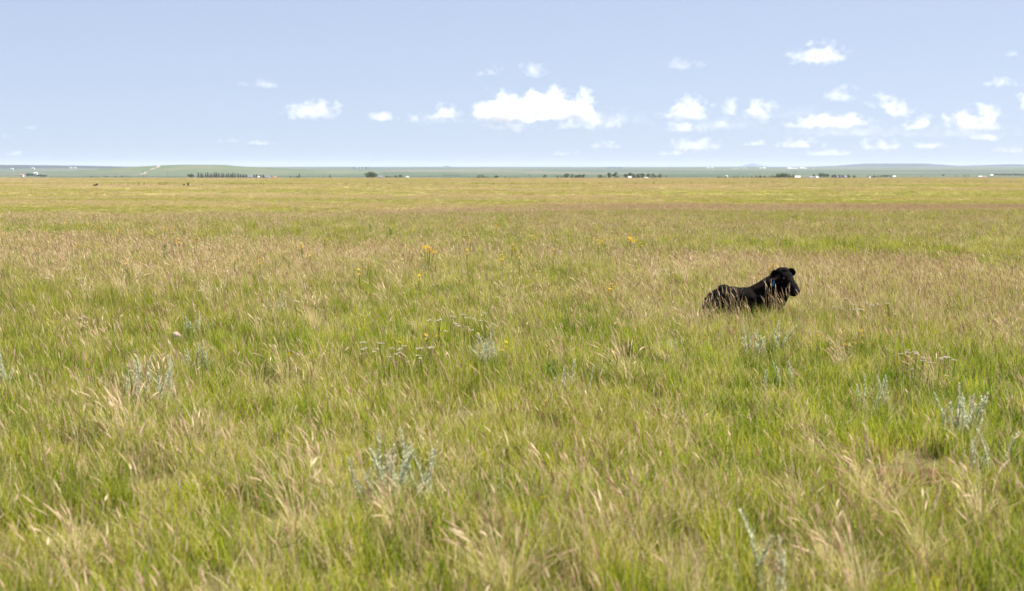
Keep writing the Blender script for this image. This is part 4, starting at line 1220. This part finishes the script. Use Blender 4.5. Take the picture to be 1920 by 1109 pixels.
def cloud(parts, label, dist=CD, group=None):
    p0 = parts[0]
    if len(parts) == 1:
        o = puff(*p0, dist=dist)
    else:
        d = ray(p0[0], p0[1]); t = dist / d.y
        o = empty('cloud', (d.x * t, dist, CAM_H + d.z * t))
        for p in parts: puff(*p, parent=o, name='billow', dist=dist)
    tag(o, label, 'cloud', group)
cloud([(960, 219, 170, 46, 'big'), (1040, 214, 150, 52, 'big'), (1090, 205, 60, 40, 'big'), (905, 217, 60, 26, 'big')], 'large white cumulus with a flat base above the middle of the horizon')
cloud([(584, 219, 110, 29, 'mid')], 'white cumulus standing alone left of the large cloud')
cloud([(633, 196, 22, 12, 'thin')], 'tiny wisp above the lone left cumulus')
cloud([(717, 225, 58, 17, 'mid')], 'small flat cloud left of the large cloud')
cloud([(835, 221, 70, 24, 'mid'), (780, 226, 60, 14, 'thin')], 'ragged low cloud touching the left end of the large cloud')
cloud([(955, 240, 120, 20, 'thin')], 'thin flat cloud right under the large cloud')
cloud([(1110, 236, 110, 24, 'thin'), (1060, 241, 50, 12, 'thin')], 'scattered thin shreds below the right end of the large cloud', dist=43000)
cloud([(1290, 218, 92, 36, 'mid')], 'rounded white cumulus right of the large cloud')
cloud([(1370, 215, 50, 26, 'mid'), (1425, 218, 76, 30, 'mid')], 'twin-topped white cumulus right of the rounded one')
cloud([(1288, 245, 84, 16, 'thin')], 'thin flat cloud under the rounded cumulus', dist=43000)
cloud([(1535, 113, 116, 30, 'thin'), (1545, 110, 80, 22, 'mid')], 'lens-shaped cloud alone high at the right')
cloud([(1580, 188, 60, 28, 'thin')], 'soft round puff above the right cloud bank')
cloud([(1560, 236, 170, 20, 'mid')], 'long flat cloud in the right cloud bank')
cloud([(1655, 197, 60, 22, 'thin'), (1680, 214, 76, 24, 'mid')], 'upper puff of the right cloud bank', dist=43500)
cloud([(1722, 238, 68, 22, 'mid')], 'small cloud at the end of the long flat cloud', dist=41500)
cloud([(1825, 237, 112, 32, 'mid'), (1855, 214, 50, 18, 'thin')], 'ragged white cloud toward the right edge')
cloud([(1922, 200, 40, 34, 'mid')], 'white cloud cut by the right edge')
cloud([(1925, 232, 40, 16, 'thin')], 'small shred below the cloud at the right edge')
cloud([(500, 161, 50, 14, 'thin'), (455, 159, 40, 10, 'veil')], 'faint wisps high at the left')
cloud([(995, 138, 54, 20, 'thin')], 'right one of two faint wisps above the large cloud')
cloud([(922, 140, 56, 16, 'thin')], 'left one of two faint wisps above the large cloud')
cloud([(1280, 127, 80, 16, 'veil')], 'grey shreds high above the rounded cumulus')
cloud([(1870, 160, 66, 12, 'thin')], 'faint flat wisp high near the right edge')
cloud([(1898, 104, 40, 9, 'veil')], 'small grey wisp at the top right')
for px, py, w, h, lb in ((820, 229, 150, 14, 'thin veil of cloud trailing left under the large cumulus'), (1150, 228, 190, 20, 'pale veil of cloud trailing right of the large cumulus'),
                         (1340, 240, 210, 18, 'pale veil of cloud under the twin-topped cumulus'), (1590, 252, 260, 18, 'long pale veil under the right cloud bank'),
                         (1800, 254, 220, 18, 'pale veil under the ragged cloud toward the right edge'), (1500, 218, 120, 16, 'thin veil between the twin cumulus and the right bank')):
    cloud([(px, py, w, h, 'wisp')], lb, dist=45000)
for px, py, w, h in ((488, 271, 60, 8), (428, 266, 40, 8), (1140, 277, 66, 12), (1300, 278, 110, 16), (1500, 274, 90, 14), (1655, 278, 80, 18), (1740, 276, 70, 10), (1420, 272, 60, 8), (1850, 262, 60, 10), (1255, 290, 80, 8), (1360, 237, 50, 8), (1890, 285, 70, 9), (58, 241, 30, 7), (14, 260, 30, 9), (25, 291, 40, 7), (1060, 290, 50, 8), (1560, 290, 90, 9)):
    cloud([(px, py, w, h, 'thin')], 'faint low cloud streak just above the horizon', dist=46000, group='faint cloud streaks above the horizon')

# ------------------------------------------------------------------ labels that single out each of a row
ORD = ['first', 'second', 'third', 'fourth', 'fifth', 'sixth', 'seventh', 'eighth', 'ninth', 'tenth', 'eleventh', 'twelfth', 'thirteenth', 'fourteenth', 'fifteenth',
       'sixteenth', 'seventeenth', 'eighteenth', 'nineteenth', 'twentieth', 'twenty-first', 'twenty-second', 'twenty-third', 'twenty-fourth', 'twenty-fifth', 'twenty-sixth',
       'twenty-seventh', 'twenty-eighth', 'twenty-ninth', 'thirtieth', 'thirty-first', 'thirty-second']
same = {}
for o in list(scene.objects):
    if o.parent is None and o.get('group') and o.get('label'): same.setdefault((o['group'], o['label']), []).append(o)
for (g, lb), os_ in same.items():
    if len(os_) < 2: continue
    os_.sort(key=lambda o: o.location.x / o.location.y)
    for k, o in enumerate(os_):
        o['label'] = lb + (', leftmost one' if k == 0 else ', rightmost one' if k == len(os_) - 1 else ', %s from the left' % ORD[k])
